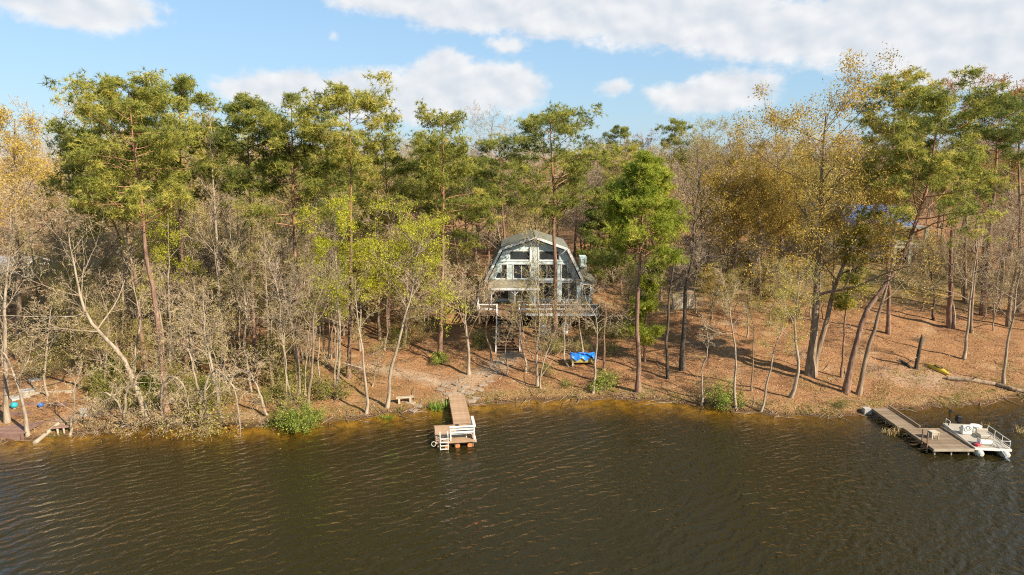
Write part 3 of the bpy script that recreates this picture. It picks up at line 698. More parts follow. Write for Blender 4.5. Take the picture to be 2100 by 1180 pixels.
# stairs down to the bank
SX0, SX1 = -3.95, -1.75
fz = float(ground_h(HX - 2.9, 64.4)); top = HZ0
steps = 12; y0 = HY + DY; y1 = 64.4
for i in range(steps):
    f = (i + .8) / steps; zz = top + (fz - top) * f - (HZ0 - 1.6); yy = (y0 + (y1 - y0) * f) - HY
    b = 1.0
    if i == 0: st = MB().box(SX0, SX1, -.16, .16, -.05, 0).build('step', 'timber', house, loc=(0, yy, zz)); sm = st.data
    else: link('step', sm, house, loc=(0, yy, zz))
for x in (SX0 - .05, SX1 + .05):
    MB().beam((x, DY, hz(-.15)), (x, y1 - HY, fz - HZ0 + 1.6 - .1), .06, .28).build('stringer', 'timber', house)
    a = Vector((x, DY, hz(.9))); b = Vector((x, y1 - HY, fz - HZ0 + 1.6 + .95))
    MB().beam(a, b, .09, .12).build('handrail', 'trim_white', house)
    MB().beam(a - Vector((0, 0, .75)), b - Vector((0, 0, .75)), .05, .08).build('handrail', 'trim_white', house)
    for k in range(4):
        p = a.lerp(b, k / 3); MB().box(x - .06, x + .06, p.y - .06, p.y + .06, p.z - 1.15, p.z + .06).build('stair_post', 'trim_white', house)
    bl = MB()
    for k in range(1, 30):
        p = a.lerp(b, k / 30); bl.box(x - .02, x + .02, p.y - .02, p.y + .02, p.z - .76, p.z - .04)
    o = bl.build('baluster', 'trim_white', house); o['kind'] = 'stuff'
# things on and under the deck
def deck_chair(x, y, rot, label):
    t = thing('patio_chair', label, 'chair', (HX + x, HY + y, HZ0), rot, 'white chairs on the deck of the gambrel house')
    MB().box(-.26, .26, -.25, .25, .38, .44).build('seat', 'boat_white', t, bevel=.02)
    b = MB(); b.tube([(-.26, .2, .44), (-.27, .3, .9), (-.12, .36, 1.02), (.12, .36, 1.02), (.27, .3, .9), (.26, .2, .44)], .03, 6)
    b.box(-.22, .22, .25, .29, .5, .95); b.build('backrest', 'boat_white', t)
    for s in (-1, 1):
        MB().tube([(s * .27, -.22, .62), (s * .28, .25, .66)], .03, 6).build('armrest', 'boat_white', t)
        for yy in (-.22, .22): MB().tube([(s * .25, yy, .64 if yy < 0 else .44), (s * .27, yy * 1.1, 0)], .022, 6).build('leg', 'boat_white', t)
    return t
deck_chair(3.3, -3.2, .15, 'white patio chair on the house deck, the one in front of the wide window')
deck_chair(4.5, -3.1, -.35, 'white patio chair on the house deck, nearer the corner by the wing')
for x, lab in ((.9, 'pale blue-white drum under the deck rail, next to the stairs'), (1.9, 'pale blue-white drum under the deck, middle of three'), (3.0, 'pale blue-white drum under the deck, farthest from the stairs')):
    zz = float(ground_h(HX + x, HY + DY - .5))
    t = thing('drum', lab, 'drum', (HX + x, HY + DY - .5, zz), 0, 'drums below the deck of the gambrel house')
    MB().tube([(0, 0, -.05), (0, 0, .1), (0, 0, .85), (0, 0, .9)], [.3, .34, .34, .3], 16).build('body', 'house_pale', t)
    for z in (.25, .62): MB().tube([(0, 0, z), (0, 0, z + .05)], .355, 16).build('hoop', 'silver', t)

# ------------------------------------------------------------------ neighbours
def gable_house(name, label, loc, rot, W, Dp, hw, hr, wall, rf, over=.4, wins=(), doors=()):
    t = thing(name, label, 'house', loc, rot)
    MB().prism([(-W / 2, -1.5), (W / 2, -1.5), (W / 2, hw), (0, hw + hr), (-W / 2, hw)], 0, Dp).build('wall', wall, t)
    for s in (-1, 1):
        k = hr / (W / 2); a = (s * (W / 2 + over), hw - over * k + .06); b = (0, hw + hr + .06)
        MB().prism([a, b, (b[0], b[1] + .14), (a[0], a[1] + .14)][::-s], -over, Dp + over).build('roof', rf, t)
        MB().beam((a[0], -over - .03, a[1] + .05), (b[0], -over - .03, b[1] + .05), .05, .2).build('bargeboard', 'trim_white', t)
    for x0, x1, z0, z1 in wins: window(t, x0, x1, z0, z1, -.035, mull=((x0 + x1) / 2,))
    return t
# house at the right, seen through the trees: blue metal roof, cream porch posts
px = at_y(1830, 545, 96); gz = float(ground_h(px[0], 96))
nb = thing('porch_house', 'blue-roofed house behind the orange-budded trees, with a two-storey porch of cream posts', 'house', (px[0], 96, gz))
MB().box(-7.5, 4.2, 3.2, 13, -1.5, 5.4).build('wall', 'sage_wall', nb)
for s in (0, 1):
    o = MB(); o.prism([(0, 5.35), (6.2, 7.9), (6.2, 8.05), (0, 5.5)] if s == 0 else [(12.4, 5.35), (6.2, 7.9), (6.2, 8.05), (12.4, 5.5)][::-1], -8.0, 4.7)
    o.v = [(y, x + 2.2, z) for x, y, z in o.v]; o.build('roof', 'blue_roof', nb)
for x in (.2, 2.35, 4.4): MB().box(x - .22, x + .22, 0, .44, -1.0, 5.3).build('porch_post', 'cream_paint', nb)
MB().box(-.1, 4.75, -.05, 3.2, 2.55, 2.8).build('balcony_floor', 'cream_paint', nb)
for z in (3.2, 3.6): MB().box(.42, 4.2, .1, .18, z, z + .1).build('balcony_rail', 'cream_paint', nb)
for k in range(10): MB().box(.6 + k * .38, .66 + k * .38, .11, .17, 2.8, 3.2).build('baluster', 'cream_paint', nb)
MB().box(-.1, 4.75, .02, 3.3, 5.3, 5.5).build('porch_beam', 'cream_paint', nb)
for x0, x1, z0, z1 in ((-6.5, -5, .8, 2.2), (-3.8, -2.3, .8, 2.2), (-6.2, -5, 3.3, 4.6), (-3.6, -2.4, 3.3, 4.6), (.6, 2.0, .2, 2.1), (2.7, 3.9, .2, 2.1), (.8, 1.9, 3.3, 4.7), (2.7, 3.7, 3.3, 4.7)): window(nb, x0, x1, z0, z1, 3.165)
px = at_y(1700, 520, 103); gz = float(ground_h(px[0], 103))
gr = thing('garage', 'low grey-roofed garage behind the great orange-budded oak', 'garage', (px[0], 103, gz))
MB().box(-4.6, 4.6, 0, 7, -1.5, 2.9).build('wall', 'sage_wall', gr)
MB().box(-3.9, -.9, -.05, -.004, 0, 2.3).build('garage_door', 'cream_paint', gr); MB().box(.6, 3.4, -.05, -.004, 0, 2.3).build('garage_door', 'dark', gr)
o = MB(); o.prism([(-.7, 2.75), (7.4, 4.6), (7.4, 4.75), (-.7, 2.9)], -5.1, 5.1); o.v = [(y, x, z) for x, y, z in o.v]; o.build('roof', 'metal_roof', gr)
# two low grey roofs at the left edge
px = at_y(75, 560, 84)
o = gable_house('lake_cabin', 'dark low grey-roofed cabin at the left edge, the upper and farther of two', (px[0], 84, float(ground_h(px[0], 84))), 1.5, 7, 9, 1.5, 1.3, 'dark', 'grey_roof', wins=((-2, -.8, .8, 1.9), (.8, 2, .8, 1.9)))
px = at_y(10, 650, 72)
o = gable_house('lake_cabin', 'grey cabin with white-framed windows close to the left edge, lower of two', (px[0] - 1, 72, float(ground_h(px[0], 72))), 1.45, 6, 7, 1.7, 1.1, 'grey_wall', 'grey_roof', wins=((-.6, .7, .7, 1.8), (1.6, 2.9, .7, 1.8)))

# fence at the end of the drive: boards one by one
a = on_ground(1378, 636); fc = thing('board_fence', 'short weathered board fence beside the drive, right of the bright green pine', 'fence', a)
pk = MB().box(0, .19, 0, .025, -.1, 1.75).build('board', 'timber_pale', fc); pkd = pk.data
for k in range(1, 12): link('board', pkd, fc, loc=(k * .205, 0, (k % 3) * .015))
for z in (.4, 1.35): MB().box(0, 2.45, .028, .07, z, z + .1).build('rail', 'timber_pale', fc)
for x in (0, 2.4): MB().box(x, x + .1, .072, .17, -.3, 1.8).build('post', 'timber_pale', fc)

# parked cars seen through the trunks
def car(px_, py_, rot, m, label, dz=0):
    p = on_ground(px_, py_); t = thing('parked_car', label, 'car', p, rot)
    prof = [(-2.2, .35), (2.15, .35), (2.2, .72), (1.2, .92), (.55, 1.45), (-1.3, 1.47), (-1.9, 1.0), (-2.22, .9)]
    MB().prism(prof, -.85, .85).build('body', m, t, bevel=.08)
    for s in (-1, 1): MB().prism([(1.0, .95), (.5, 1.38), (-1.2, 1.4), (-1.65, 1.0)], s * .853 - .01, s * .853 + .01).build('side_window', 'glass', t)
    MB().prism([(1.17, .96), (.6, 1.42), (.64, 1.44), (1.21, .98)], -.72, .72).build('windscreen', 'glass', t)
    for x in (-1.35, 1.35):
        for s in (-1, 1):
            w = MB().tube([(x, s * .78, .32), (x, s * .9, .32)], .32, 16).build('wheel', 'black', t); MB().tube([(x, s * .9, .32), (x, s * .915, .32)], .19, 12).build('rim', 'silver', w)
    for s in (-1, 1):
        MB().box(2.17, 2.215, s * .6 - .16, s * .6 + .16, .62, .74).build('headlight', 'silver', t); MB().box(-2.235, -2.2, s * .62 - .14, s * .62 + .14, .7, .86).build('tail_light', 'red', t)
car(1290, 556, .5, 'car_blue', 'blue car parked behind the bright green pine, beside the gambrel house')
car(1522, 536, 2.6, 'car_blue', 'dark blue and red car parked on the drive between thin dark trunks')
car(1458, 560, .2, 'black', 'black car half hidden by the dark bare oak on the drive')

# ------------------------------------------------------------------ dock with the white bench
WZ = 0.0
def planks(parent, x0, x1, y0, y1, z, m, w=.145, gap=.02, across='x', th=.04, seed=1):
    """planks lying along x, one object each sharing three meshes"""
    r = random.Random(seed); var = []
    for k in range(3):
        o = MB().box(x0, x1, 0, w, -th, 0); var.append(o)
    n = int((y1 - y0) / (w + gap)); objs = []
    for i in range(n):
        k = i % 3
        l = (r.uniform(-.012, .012), y0 + i * (w + gap), z + r.uniform(-.004, .004))
        if i < 3: ob = var[k].build('plank', m, parent, loc=l); objs.append(ob)
        else: ob = link('plank', objs[k].data, parent, loc=l)
        ob.rotation_euler = (0, r.uniform(-.004, .004), r.uniform(-.004, .004))
ang = math.radians(8.5)
dock = thing('swimming_dock', 'small tan L-shaped plank dock with a white corner bench and railing', 'dock', (-5.25, 44.95, 0), ang)
# local x runs along the front edge, y towards the shore
DZ = .55; PW, PL = 2.75, 3.15; WX0, WX1, WL = 1.42, 2.72, 9.25
planks(dock, 0, PW, .05, PL, DZ, 'dock_tan', seed=3); planks(dock, WX0, WX1, PL + .02, WL, DZ, 'dock_tan', seed=4)
MB().box(0, PW, 0, .045, DZ - .15, DZ + .006).build('fascia', 'dock_tan', dock)
MB().box(-.045, -.002, 0, PL, DZ - .19, DZ - .045).build('fascia', 'dock_tan', dock); MB().box(PW + .002, PW + .045, 0, PL, DZ - .19, DZ + .004).build('fascia', 'white_paint', dock)
for x in (WX0 - .045, WX1 + .002): MB().box(x, x + .043, PL + .02, WL, DZ - .18, DZ - .045).build('joist', 'timber', dock)
for x, y in ((.15, .2), (1.35, .2), (2.55, .2), (.15, 2.9), (2.55, 2.9), (WX0 + .1, 5.2), (WX1 - .1, 5.2), (WX0 + .1, 7.4), (WX1 - .1, 7.4)):
    MB().tube([(x, y, -2.6 if y < 4 else -1.3), (x, y, DZ - .045)], .075, 8).build('piling', 'timber', dock)
for x in (.75, 1.5, 2.35): MB().tube([(x, .1, .12), (x, 1.2, .12)], .17, 10).build('float', 'orange_float', dock)
MB().box(.05, PW - .05, .5, .56, .1, DZ - .06).build('cross_beam', 'timber', dock)
# white bench that turns the corner
bench = thing('dock_bench', 'white painted corner bench with slatted back on the end of the tan dock', 'bench', (-5.25, 44.95, DZ), ang)
for x in (1.02, 2.66): MB().box(x - .045, x + .045, .06, .15, 0, .98).build('post', 'white_paint', bench)
MB().box(2.62, 2.70, 1.75, 1.83, 0, .98).build('post', 'white_paint', bench)
MB().box(.95, 2.78, -.02, .15, .98, 1.03).build('top_rail', 'white_paint', bench); MB().box(2.58, 2.78, .152, 1.9, .98, 1.03).build('top_rail', 'white_paint', bench)
for z in (.52, .74): MB().box(1.07, 2.6, .08, .12, z, z + .12).build('back_slat', 'white_paint', bench)
for z in (.12, .34, .56, .78): MB().box(2.64, 2.68, .16, 1.75, z, z + .19).build('side_slat', 'white_paint', bench)
for k in range(3): MB().box(1.05, 2.2, .17 + k * .145, .17 + k * .145 + .13, .40, .44).build('seat_slat', 'white_paint', bench)
for k in range(3): MB().box(2.22 + k * .135, 2.22 + k * .135 + .125, .17, 1.75, .402, .442).build('seat_slat', 'white_paint', bench)
for x, y in ((1.1, .55), (2.15, .55), (2.3, 1.65)): MB().box(x - .04, x + .04, y - .04, y + .04, 0, .4).build('leg', 'white_paint', bench)
lad = thing('swim_ladder', 'white swim ladder going down into the water beside the white bench', 'ladder', (-5.25, 44.95, DZ), ang)
for x in (.28, .82): MB().tube([(x, .3, .02), (x, .22, .62), (x, 0.02, .72), (x, -.14, .5), (x, -.16, -1.1)], .028, 8).build('side_rail', 'white_paint', lad)
for z in (.25, 0, -.25, -.5, -.78): MB().box(.28, .82, -.22, -.1, z, z + .035).build('rung', 'white_paint', lad)
hp = thing('rope_loop', 'pale rope loop hanging at the corner of the tan dock, beside the ladder', 'rope', (-5.25, 44.95, DZ), ang)
MB().tube([(-.16 + .15 * math.cos(a), -.02 + .15 * math.sin(a) * .3, -.12 + .15 * math.sin(a)) for a in [i * math.pi / 8 for i in range(17)]], .02, 6, cap=False).build('loop', 'rope', hp)
MB().tube([(-.05, .02, -.05), (.02, .05, 0.01)], .02, 6).build('tie', 'rope', hp)

# ------------------------------------------------------------------ grey dock on the right
gd = thing('boat_dock', 'weathered grey plank dock with a wide end where the pontoon boat is moored', 'dock', (28.3, 43.9, 0))
GZ = .5
planks(gd, .25, 2.95, .05, 3.75, GZ, 'dock_grey', w=.14, seed=6); planks(gd, 0, 1.32, 3.8, 7.95, GZ, 'dock_grey', w=.14, seed=7)
MB().box(.22, 2.98, 0, .045, GZ - .17, GZ + .008).build('fascia', 'timber_pale', gd); MB().box(.2, .246, .0, 3.75, GZ - .2, GZ + .004).build('fascia', 'dock_grey', gd)
MB().box(2.954, 3.0, .05, 3.75, GZ - .2, GZ + .12).build('fascia', 'dock_grey', gd); MB().box(-.05, -.004, 3.8, 7.95, GZ - .2, GZ + .002).build('fascia', 'dock_grey', gd)
MB().beam((1.42, 3.7, GZ + .12), (1.42, 7.95, GZ + .12), .1, .1).build('kerb_rail', 'dock_grey', gd)
for x, y in ((.45, .25), (1.55, .2), (2.75, .25), (.4, 3.5), (2.75, 3.5), (.1, 5.8), (1.2, 5.8)): MB().tube([(x, y, -2.6 if y < 4 else -1.2), (x, y, GZ - .05)], .06, 8).build('piling', 'timber_pale', gd)
MB().box(-.62, -.06, 7.6, 8.1, -.2, .48).build('abutment', 'concrete', gd)
l2 = thing('dock_ladder', 'dark wooden ladder standing against the near side of the grey dock', 'ladder', (28.3, 43.9, GZ))
for y in (.55, 1.15): MB().beam((.12, y, -1.0), (.05, y, .95), .06, .09).build('side_rail', 'timber', l2)
for z in (-.6, -.25, .1): MB().box(.02, .16, .55, 1.15, z, z + .05).build('rung', 'timber', l2)
bx = thing('dock_stool', 'small grey box stool with open sides standing on the grey dock', 'stool', (29.55, 45.75, GZ + .004), .12)
MB().box(-.27, .27, -.24, .24, .46, .52).build('top', 'timber_pale', bx)
for x in (-.24, .24):
    for y in (-.21, .21): MB().box(x - .035, x + .035, y - .035, y + .035, 0, .46).build('leg', 'timber_pale', bx)
MB().box(-.245, -.235, -.17, .17, .05, .45).build('side_panel', 'grey_wall', bx); MB().box(-.2, .2, -.22, -.2, .30, .45).build('apron', 'timber_pale', bx); MB().box(-.2, .2, .2, .22, .05, .45).build('back_panel', 'grey_wall', bx)

# ------------------------------------------------------------------ pontoon boat
pb = thing('pontoon_boat', 'small white pontoon boat with beige seats moored beside the grey dock', 'boat', (32.45, 43.6, 0), math.radians(-7))
for s in (-1, 1):
    o = MB().tube([(s * .82, -.05, .20), (s * .82, .06, .20), (s * .82, .3, .19), (s * .82, 4.6, .19), (s * .82, 4.75, .19)], [.10, .22, .28, .28, .2], 14).build('pontoon', 'pontoon', pb)
    MB().tube([(s * .82, .28, .06), (s * .82, 4.6, .06)], .235, 14).build('stain', 'waterline_stain', o)
MB().box(-1.12, 1.12, .25, 4.7, .47, .55).build('deck', 'boat_beige', pb); MB().box(-1.15, 1.15, .18, .246, .43, .58).build('deck_edge', 'boat_white', pb)
for x in (-1.15, 1.123): MB().box(x, x + .027, .25, 4.7, .43, .58).build('deck_edge', 'boat_white', pb)
def rail(x, y0, y1, n):
    f = MB(); f.tube([(x, y0, .56), (x, y0, 1.12), (x, y1, 1.12), (x, y1, .56)], .022, 6)
    f.tube([(x, y0, .72), (x, y1, .72)], .018, 6); return f
r_ = rail(1.08, .35, 3.1, 4); 
for k in (1, 2): r_.tube([(1.08, .35 + k * .92, .56), (1.08, .35 + k * .92, 1.12)], .02, 6)
r_.build('side_rail', 'boat_white', pb)
MB().tube([(1.06, .33, .56), (1.06, .33, 1.1), (.45, .33, 1.1), (.45, .33, .56)], .022, 6).tube([(1.06, .33, .6), (.45, .33, 1.05)], .015, 5).build('front_rail', 'boat_white', pb)
MB().tube([(-1.06, 3.9, .56), (-1.06, 3.9, 1.0), (-1.06, 4.5, 1.0), (-1.06, 4.5, .56)], .022, 6).build('rear_rail', 'boat_white', pb)
cs = MB().prism([(0, .56), (.5, .56), (.36, 1.12), (.12, 1.24), (0, 1.15)], -.85, -.2); cs.v = [(y, x + 2.55, z) for x, y, z in cs.v]
co = cs.build('console', 'boat_white', pb, bevel=.04); MB().tube([(-.5 + .16 * math.cos(a), 2.5 + .04 * math.sin(a), 1.08 + .14 * math.sin(a)) for a in [i * math.pi / 7 for i in range(15)]], .018, 5, cap=False).build('steering_wheel', 'black', co)
st = MB().box(0, .8, 1.9, 2.5, .56, .84).build('bench_seat', 'boat_beige', pb, bevel=.05); MB().box(0, .8, 2.5, 2.64, .7, 1.08).build('seat_back', 'boat_beige', st, bevel=.05)
s2 = MB().box(.1, .85, 3.1, 3.8, .56, .86).build('engine_cover', 'boat_white', pb, bevel=.06)
MB().tube([(.45, 3.4, .865), (.45, 3.4, .98), (.45, 3.4, 1.0)], [.36, .38, .2], 14).build('cushion', 'boat_white', s2)
s3 = MB().box(-.5, .3, .8, 1.2, .56, .84).build('bow_seat', 'boat_white', pb, bevel=.07); MB().box(-.57, -.505, .78, 1.22, .56, .95).build('seat_back', 'boat_white', s3, bevel=.02)
mo = MB().box(-.18, .18, 4.72, 5.1, .62, 1.12).build('outboard_motor', 'black', pb, bevel=.06); MB().box(-.06, .06, 4.8, 4.95, -.4, .62).build('shaft', 'black', mo)
MB().beam((.35, .9, .9), (.62, -.35, .12), .06, .06).tube([(.55, -.25, .16), (.7, -.5, .04)], .07, 8).build('trolling_motor', 'silver', pb)
ff = thing('life_vest', 'red and dark life vest lying on the bow corner of the pontoon boat', 'life vest', (31.75, 44.35, .56), .4)
MB().box(-.2, .2, -.16, .16, 0, .14).build('vest_panel', 'red', ff, bevel=.04); MB().box(-.16, .2, .165, .32, 0, .1).build('collar', 'black', ff, bevel=.03)
wp = MB().tube([(-.95, 4.3, .55), (-.95, 4.3, 1.55)], .03, 6).box(-1.03, -.87, 4.25, 4.35, 1.5, 1.75).build('stern_light', 'black', pb)

# ------------------------------------------------------------------ small things along the bank
p = on_ground(1195, 747)
tb = thing('raised_box', 'pale yellow raised wooden box on legs under the blue tarp below the house', 'box', p, .06)
MB().box(-1.12, 1.12, -.5, .5, .28, .72).build('box', 'yellow_hull', tb, bevel=.03); MB().box(-1.16, 1.16, -.54, -.5, .62, .74).build('rim', 'yellow_hull', tb)
for x in (-1.0, 1.0):
    for y in (-.42, .42): MB().box(x - .07, x + .07, y - .07, y + .07, -.25, .28).build('leg', 'timber_pale', tb)
n_ = 26; m_ = 14; r = random.Random(8); vs = []; fs = []
for i in range(n_):
    for j in range(m_):
        u = i / (n_ - 1) * 2 - 1; v = j / (m_ - 1) * 2 - 1
        x = u * 1.22; y = v * .64; z = .93 + .05 * math.sin(u * 7 + v * 3) + .04 * math.sin(v * 9 - u * 4) + .06 * (1 - v * v) + r.uniform(-.02, .02)
        if abs(v) > .82: z -= (abs(v) - .82) * (1.5 + .7 * math.sin(u * 9)); 
        if abs(u) > .93: z -= .16
        vs.append((x, y, z))
for i in range(n_ - 1):
    for j in range(m_ - 1): a = i * m_ + j; fs.append((a, a + m_, a + m_ + 1, a + 1))
me = bpy.data.meshes.new('tarp'); me.from_pydata(vs, [], fs); me.materials.append(M['tarp']); 
tarp = link('tarp', me, loc=p, rotz=.06, label='crumpled bright blue tarp draped over the yellow box below the house', cat='tarp')
s_ = tarp.modifiers.new('thick', 'SOLIDIFY'); s_.thickness = .015

a = on_ground(1903, 752); b = on_ground(1943, 772)
ky = thing('kayak', 'yellow kayak lying on the leaf litter beside the fallen log', 'kayak', (a + b) / 2, math.atan2(b[1] - a[1], b[0] - a[0]))
L = float(np.linalg.norm(b[:2] - a[:2])) / 2 + .2; slope = math.atan2(b[2] - a[2], 2 * L); ky.rotation_euler[1] = -slope
ts = np.linspace(-1, 1, 13)
MB().tube([(t_ * L, 0, .17 + .05 * t_ ** 4) for t_ in ts], [.02 + .30 * (1 - abs(t_) ** 2.2) for t_ in ts], 12).build('hull', 'kayak', ky)
ck = MB().tube([(.42 * math.cos(q), .17 * math.sin(q), .455) for q in [i * math.pi / 8 for i in range(17)]], .035, 6, cap=False).build('cockpit_rim', 'black', ky); MB().box(-.36, .36, -.13, .13, .40, .475).build('cockpit', 'dark', ky)
def log(pts, rad, label, m='bark_pale', name='fallen_log', cat='log'):
    w = [on_ground(*q) for q in pts]; o = thing(name, label, cat, w[0])
    P = [Vector(q - w[0]) + Vector((0, 0, rad * .7)) for q in w]
    rr = np.linspace(1, .7, len(P)) * rad
    MB().tube(P, list(rr), 10).build('trunk', m, o)
    for k in (1,): 
        if len(P) > 2: MB().tube([P[k], P[k] + Vector((.3, -.4, .45))], [rad * .35, rad * .15], 6).build('branch_stub', m, o)
    MB().tube([P[0] - (P[1] - P[0]).normalized() * .01, P[0] - (P[1] - P[0]).normalized() * .03], rad * .9, 10).build('cut_end', 'timber_pale', o)
log([(1942, 779), (1990, 783), (2040, 791), (2075, 801), (2120, 812)], .21, 'long grey fallen log on the bank at the right edge, next to the yellow kayak', 'bark_brown')
log([(1846, 740), (1858, 748), (1868, 757)], .13, 'short dark broken log beside the stump above the grey dock', 'bark_dark')
log([(72, 912), (95, 893), (120, 872)], .16, 'pale split log sloping down the bank into the water at the left', 'timber_pale')
# broken snag
p = on_ground(1879, 757); t = thing('dead_snag', 'dark broken-off tree stump standing behind the yellow kayak', 'tree stump', p)
MB().tube([(0, 0, -.3), (0, 0, .1), (.03, .02, 1), (.12, .0, 2.2), (.2, .02, 2.9), (.16, 0, 3.25)], [.30, .2, .17, .155, .13, .03], 10).build('trunk', 'bark_dark', t)
MB().tube([(.05, 0, 1.2), (-.4, -.1, 1.0), (-.9, -.2, 1.1)], [.05, .04, .015], 6).build('branch_stub', 'bark_pale', t); MB().tube([(.15, 0, 2.4), (.6, -.1, 2.7), (1.1, -.1, 2.6)], [.05, .03, .012], 6).build('branch_stub', 'bark_pale', t)
# bench by the tan dock
p = on_ground(830, 826); t = thing('garden_bench', 'low pale slab bench on the bank beside the tan dock', 'bench', p, .22)
MB().box(-.72, .72, -.2, .2, .42, .5).build('seat', 'timber_pale', t, bevel=.02)
for x in (-.45, .45): MB().box(x - .08, x + .08, -.17, .17, -.12, .42).build('leg', 'timber_pale', t)
# flat stones of the landing, one by one
r = random.Random(21)
st_px = [(905, 800), (925, 796), (948, 800), (962, 806), (940, 808), (918, 808), (970, 798), (985, 800), (955, 792), (935, 788), (912, 790), (965, 822), (975, 815), (855, 832), (842, 826), (845, 842), (990, 790), (1005, 782), (1000, 770), (1015, 762), (1012, 748), (1025, 742), (1032, 733), (1046, 726)]
for i, (a_, b_) in enumerate(st_px):
    p = on_ground(a_, b_); k = r.randint(6, 8); poly = []
    for q in range(k):
        an = 2 * math.pi * (q + r.uniform(-.25, .25)) / k; rr = r.uniform(.28, .46); poly.append((rr * 1.25 * math.cos(an), rr * math.sin(an)))
    vs = [(x, y, -.1) for x, y in poly] + [(x, y, .045) for x, y in poly] + [(x * .9, y * .9, .065) for x, y in poly]
    fs = [tuple(range(2 * k, 3 * k))] + [(q, (q + 1) % k, (q + 1) % k + k, q + k) for q in range(k)] + [(q + k, (q + 1) % k + k, (q + 1) % k + 2 * k, q + 2 * k) for q in range(k)]
    me = bpy.data.meshes.new('stepping_stone'); me.from_pydata(vs, [], fs); me.materials.append(M['stone'])
    lab = 'flat tan stone in the paving between the tan dock and the deck stairs' if i not in (11, 12, 13, 14, 15) else ('flat pale stone at the shore end of the tan dock' if i in (11, 12) else 'flat pale stone in front of the slab bench')
    link('stepping_stone', me, loc=p, rotz=r.uniform(0, 6), label=lab, cat='stone', group='flat stones along the path from the dock' if i not in (11, 12, 13, 14, 15) else ('stones at the head of the tan dock' if i in (11, 12) else 'stones in front of the slab bench'))
# corner at the lower left: timber landing, seat, planters
a = at_z(0, 885, .42); b = at_z(58, 885, .42)
t = thing('timber_landing', 'reddish timber landing with a plank front at the water on the left edge', 'deck', (a[0] - 2, a[1] - .5, 0), 0)
Wd = b[0] - a[0] + 2
planks(t, 0, Wd, 0.05, 2.9, .45, 'red_timber', w=.19, seed=9)
for k in range(3): MB().box(0, Wd, -.05, 0, -.25 + k * .235, -.25 + k * .235 + .225).build('front_board', 'red_timber', t)
for x in (.1, Wd - .15): MB().box(x, x + .14, -.12, -.055, -1.0, .5).build('post', 'red_timber', t)
p = on_ground(126, 886); t = thing('log_seat', 'small reddish bench on pale legs at the water, right of the timber landing', 'bench', p, .25)
MB().box(-.55, .55, -.2, .2, .34, .44).build('seat', 'red_timber', t, bevel=.02)
for x in (-.2, .2): MB().tube([(x, -.1, -.3), (x, -.1, .34)], .07, 8).build('leg', 'timber_pale', t)
p = on_ground(172, 853); t = thing('concrete_block', 'pale grey block standing on the bank among the bare trees at the left', 'block', p, .2)
MB().box(-.2, .2, -.15, .15, -.1, .52).build('body', 'concrete', t, bevel=.02); MB().box(-.24, .24, -.19, .19, .52, .59).build('cap', 'concrete', t)
def ball(px_, py_, rad, m, name, label, cat):
    p = on_ground(px_, py_); t = thing(name, label, cat, p)
    k = 8; MB().tube([(0, 0, rad * (1 - math.cos(math.pi * i / k)) + .02) for i in range(k + 1)], [max(.01, rad * math.sin(math.pi * i / k)) for i in range(k + 1)], 14).build('shell', m, t)
    MB().tube([(0, 0, -.06), (0, 0, .06)], [rad * .55, rad * .5], 12).build('stand', 'concrete', t)
ball(30, 838, .25, 'teal', 'gazing_ball', 'turquoise ball on a low stand above the timber landing', 'ball')
ball(84, 836, .19, 'blue', 'flower_pot', 'dark blue round pot beside the retaining timbers on the left bank', 'pot')
for i, (pa, pb_, lab) in enumerate([((30, 832), (140, 832), 'long retaining timber right behind the blue pot on the left bank'), ((50, 812), (150, 806), 'pale retaining timber, upper one of the steps on the left bank'), ((20, 852), (66, 850), 'short retaining timber just behind the timber landing')]):
    a = on_ground(*pa); b = on_ground(*pb_); t = thing('retaining_timber', lab, 'timber', a)
    MB().beam((0, 0, .08), Vector(b - a) + Vector((0, 0, .08)), .18, .3).build('beam', 'timber_pale' if i == 1 else 'red_timber', t)
    MB().box(-.06, .06, -.16, -.1, -.3, .24).build('stake', 'timber_pale', t)
for i, (x_, y_, lab) in enumerate([(75, 778, 'pale flat slab in the path on the left bank, upper one'), (58, 800, 'pale flat slab in the path on the left bank, middle one'), (40, 815, 'pale flat slab in the path on the left bank, lower one beside the turquoise ball')]):
    p = on_ground(x_, y_); MB().box(-.6, .6, -.5, .5, -.1, .06).build('paving_slab', 'concrete', None, loc=p, label=lab, cat='paving slab', rotz=.4 * i, bevel=.03)
for a_, b_, lab in [((600, 600), (0, 0), 0)][:0]: pass
p = on_ground(870, 630); t = thing('clay_mound', 'low rust-coloured dome of a fire pit on the slope left of the house', 'fire pit', p)
MB().tube([(0, 0, -.1), (0, 0, .1), (0, 0, .3), (0, 0, .36)], [1.25, 1.2, .75, .1], 16).build('lid', 'clay', t)
MB().tube([(0, 0, -.2), (0, 0, .12)], [1.32, 1.3], 16).build('ring', 'stone', t)

# ------------------------------------------------------------------ trees one can point at
def mpp(b):      # metres per photo pixel at a ground point
    return (b[1] * math.cos(PITCH) + (CAMH - b[2] - 8) * math.sin(PITCH)) / F
NAME = {'pine': ('pine_tree', 'pine tree'), 'bare': ('bare_tree', 'bare tree'), 'oak': ('budding_oak', 'oak tree'), 'lime': ('leafing_tree', 'leafing tree'), 'sap': ('sapling', 'sapling')}
SPECIAL = {}
def special(kind, seed, pts, r0, csy, hw, label, lean=0.0, **o):
    b, path = px_path(pts, lean); SPECIAL[seed] = b; k = mpp(b)
    cs = min(.93, max(.12, (pts[0][1] - csy) / (pts[0][1] - pts[-1][1]))); Rw = hw * k
    if kind == 'pine': ms = grow_pine(seed, path, r0, cs, Rw, **o)
    else: ms = grow_tree(seed, path, r0, cs, Rw, **o)
    plant_thing(NAME[kind][0], ms, b, label, NAME[kind][1], GROUPS.get(kind))
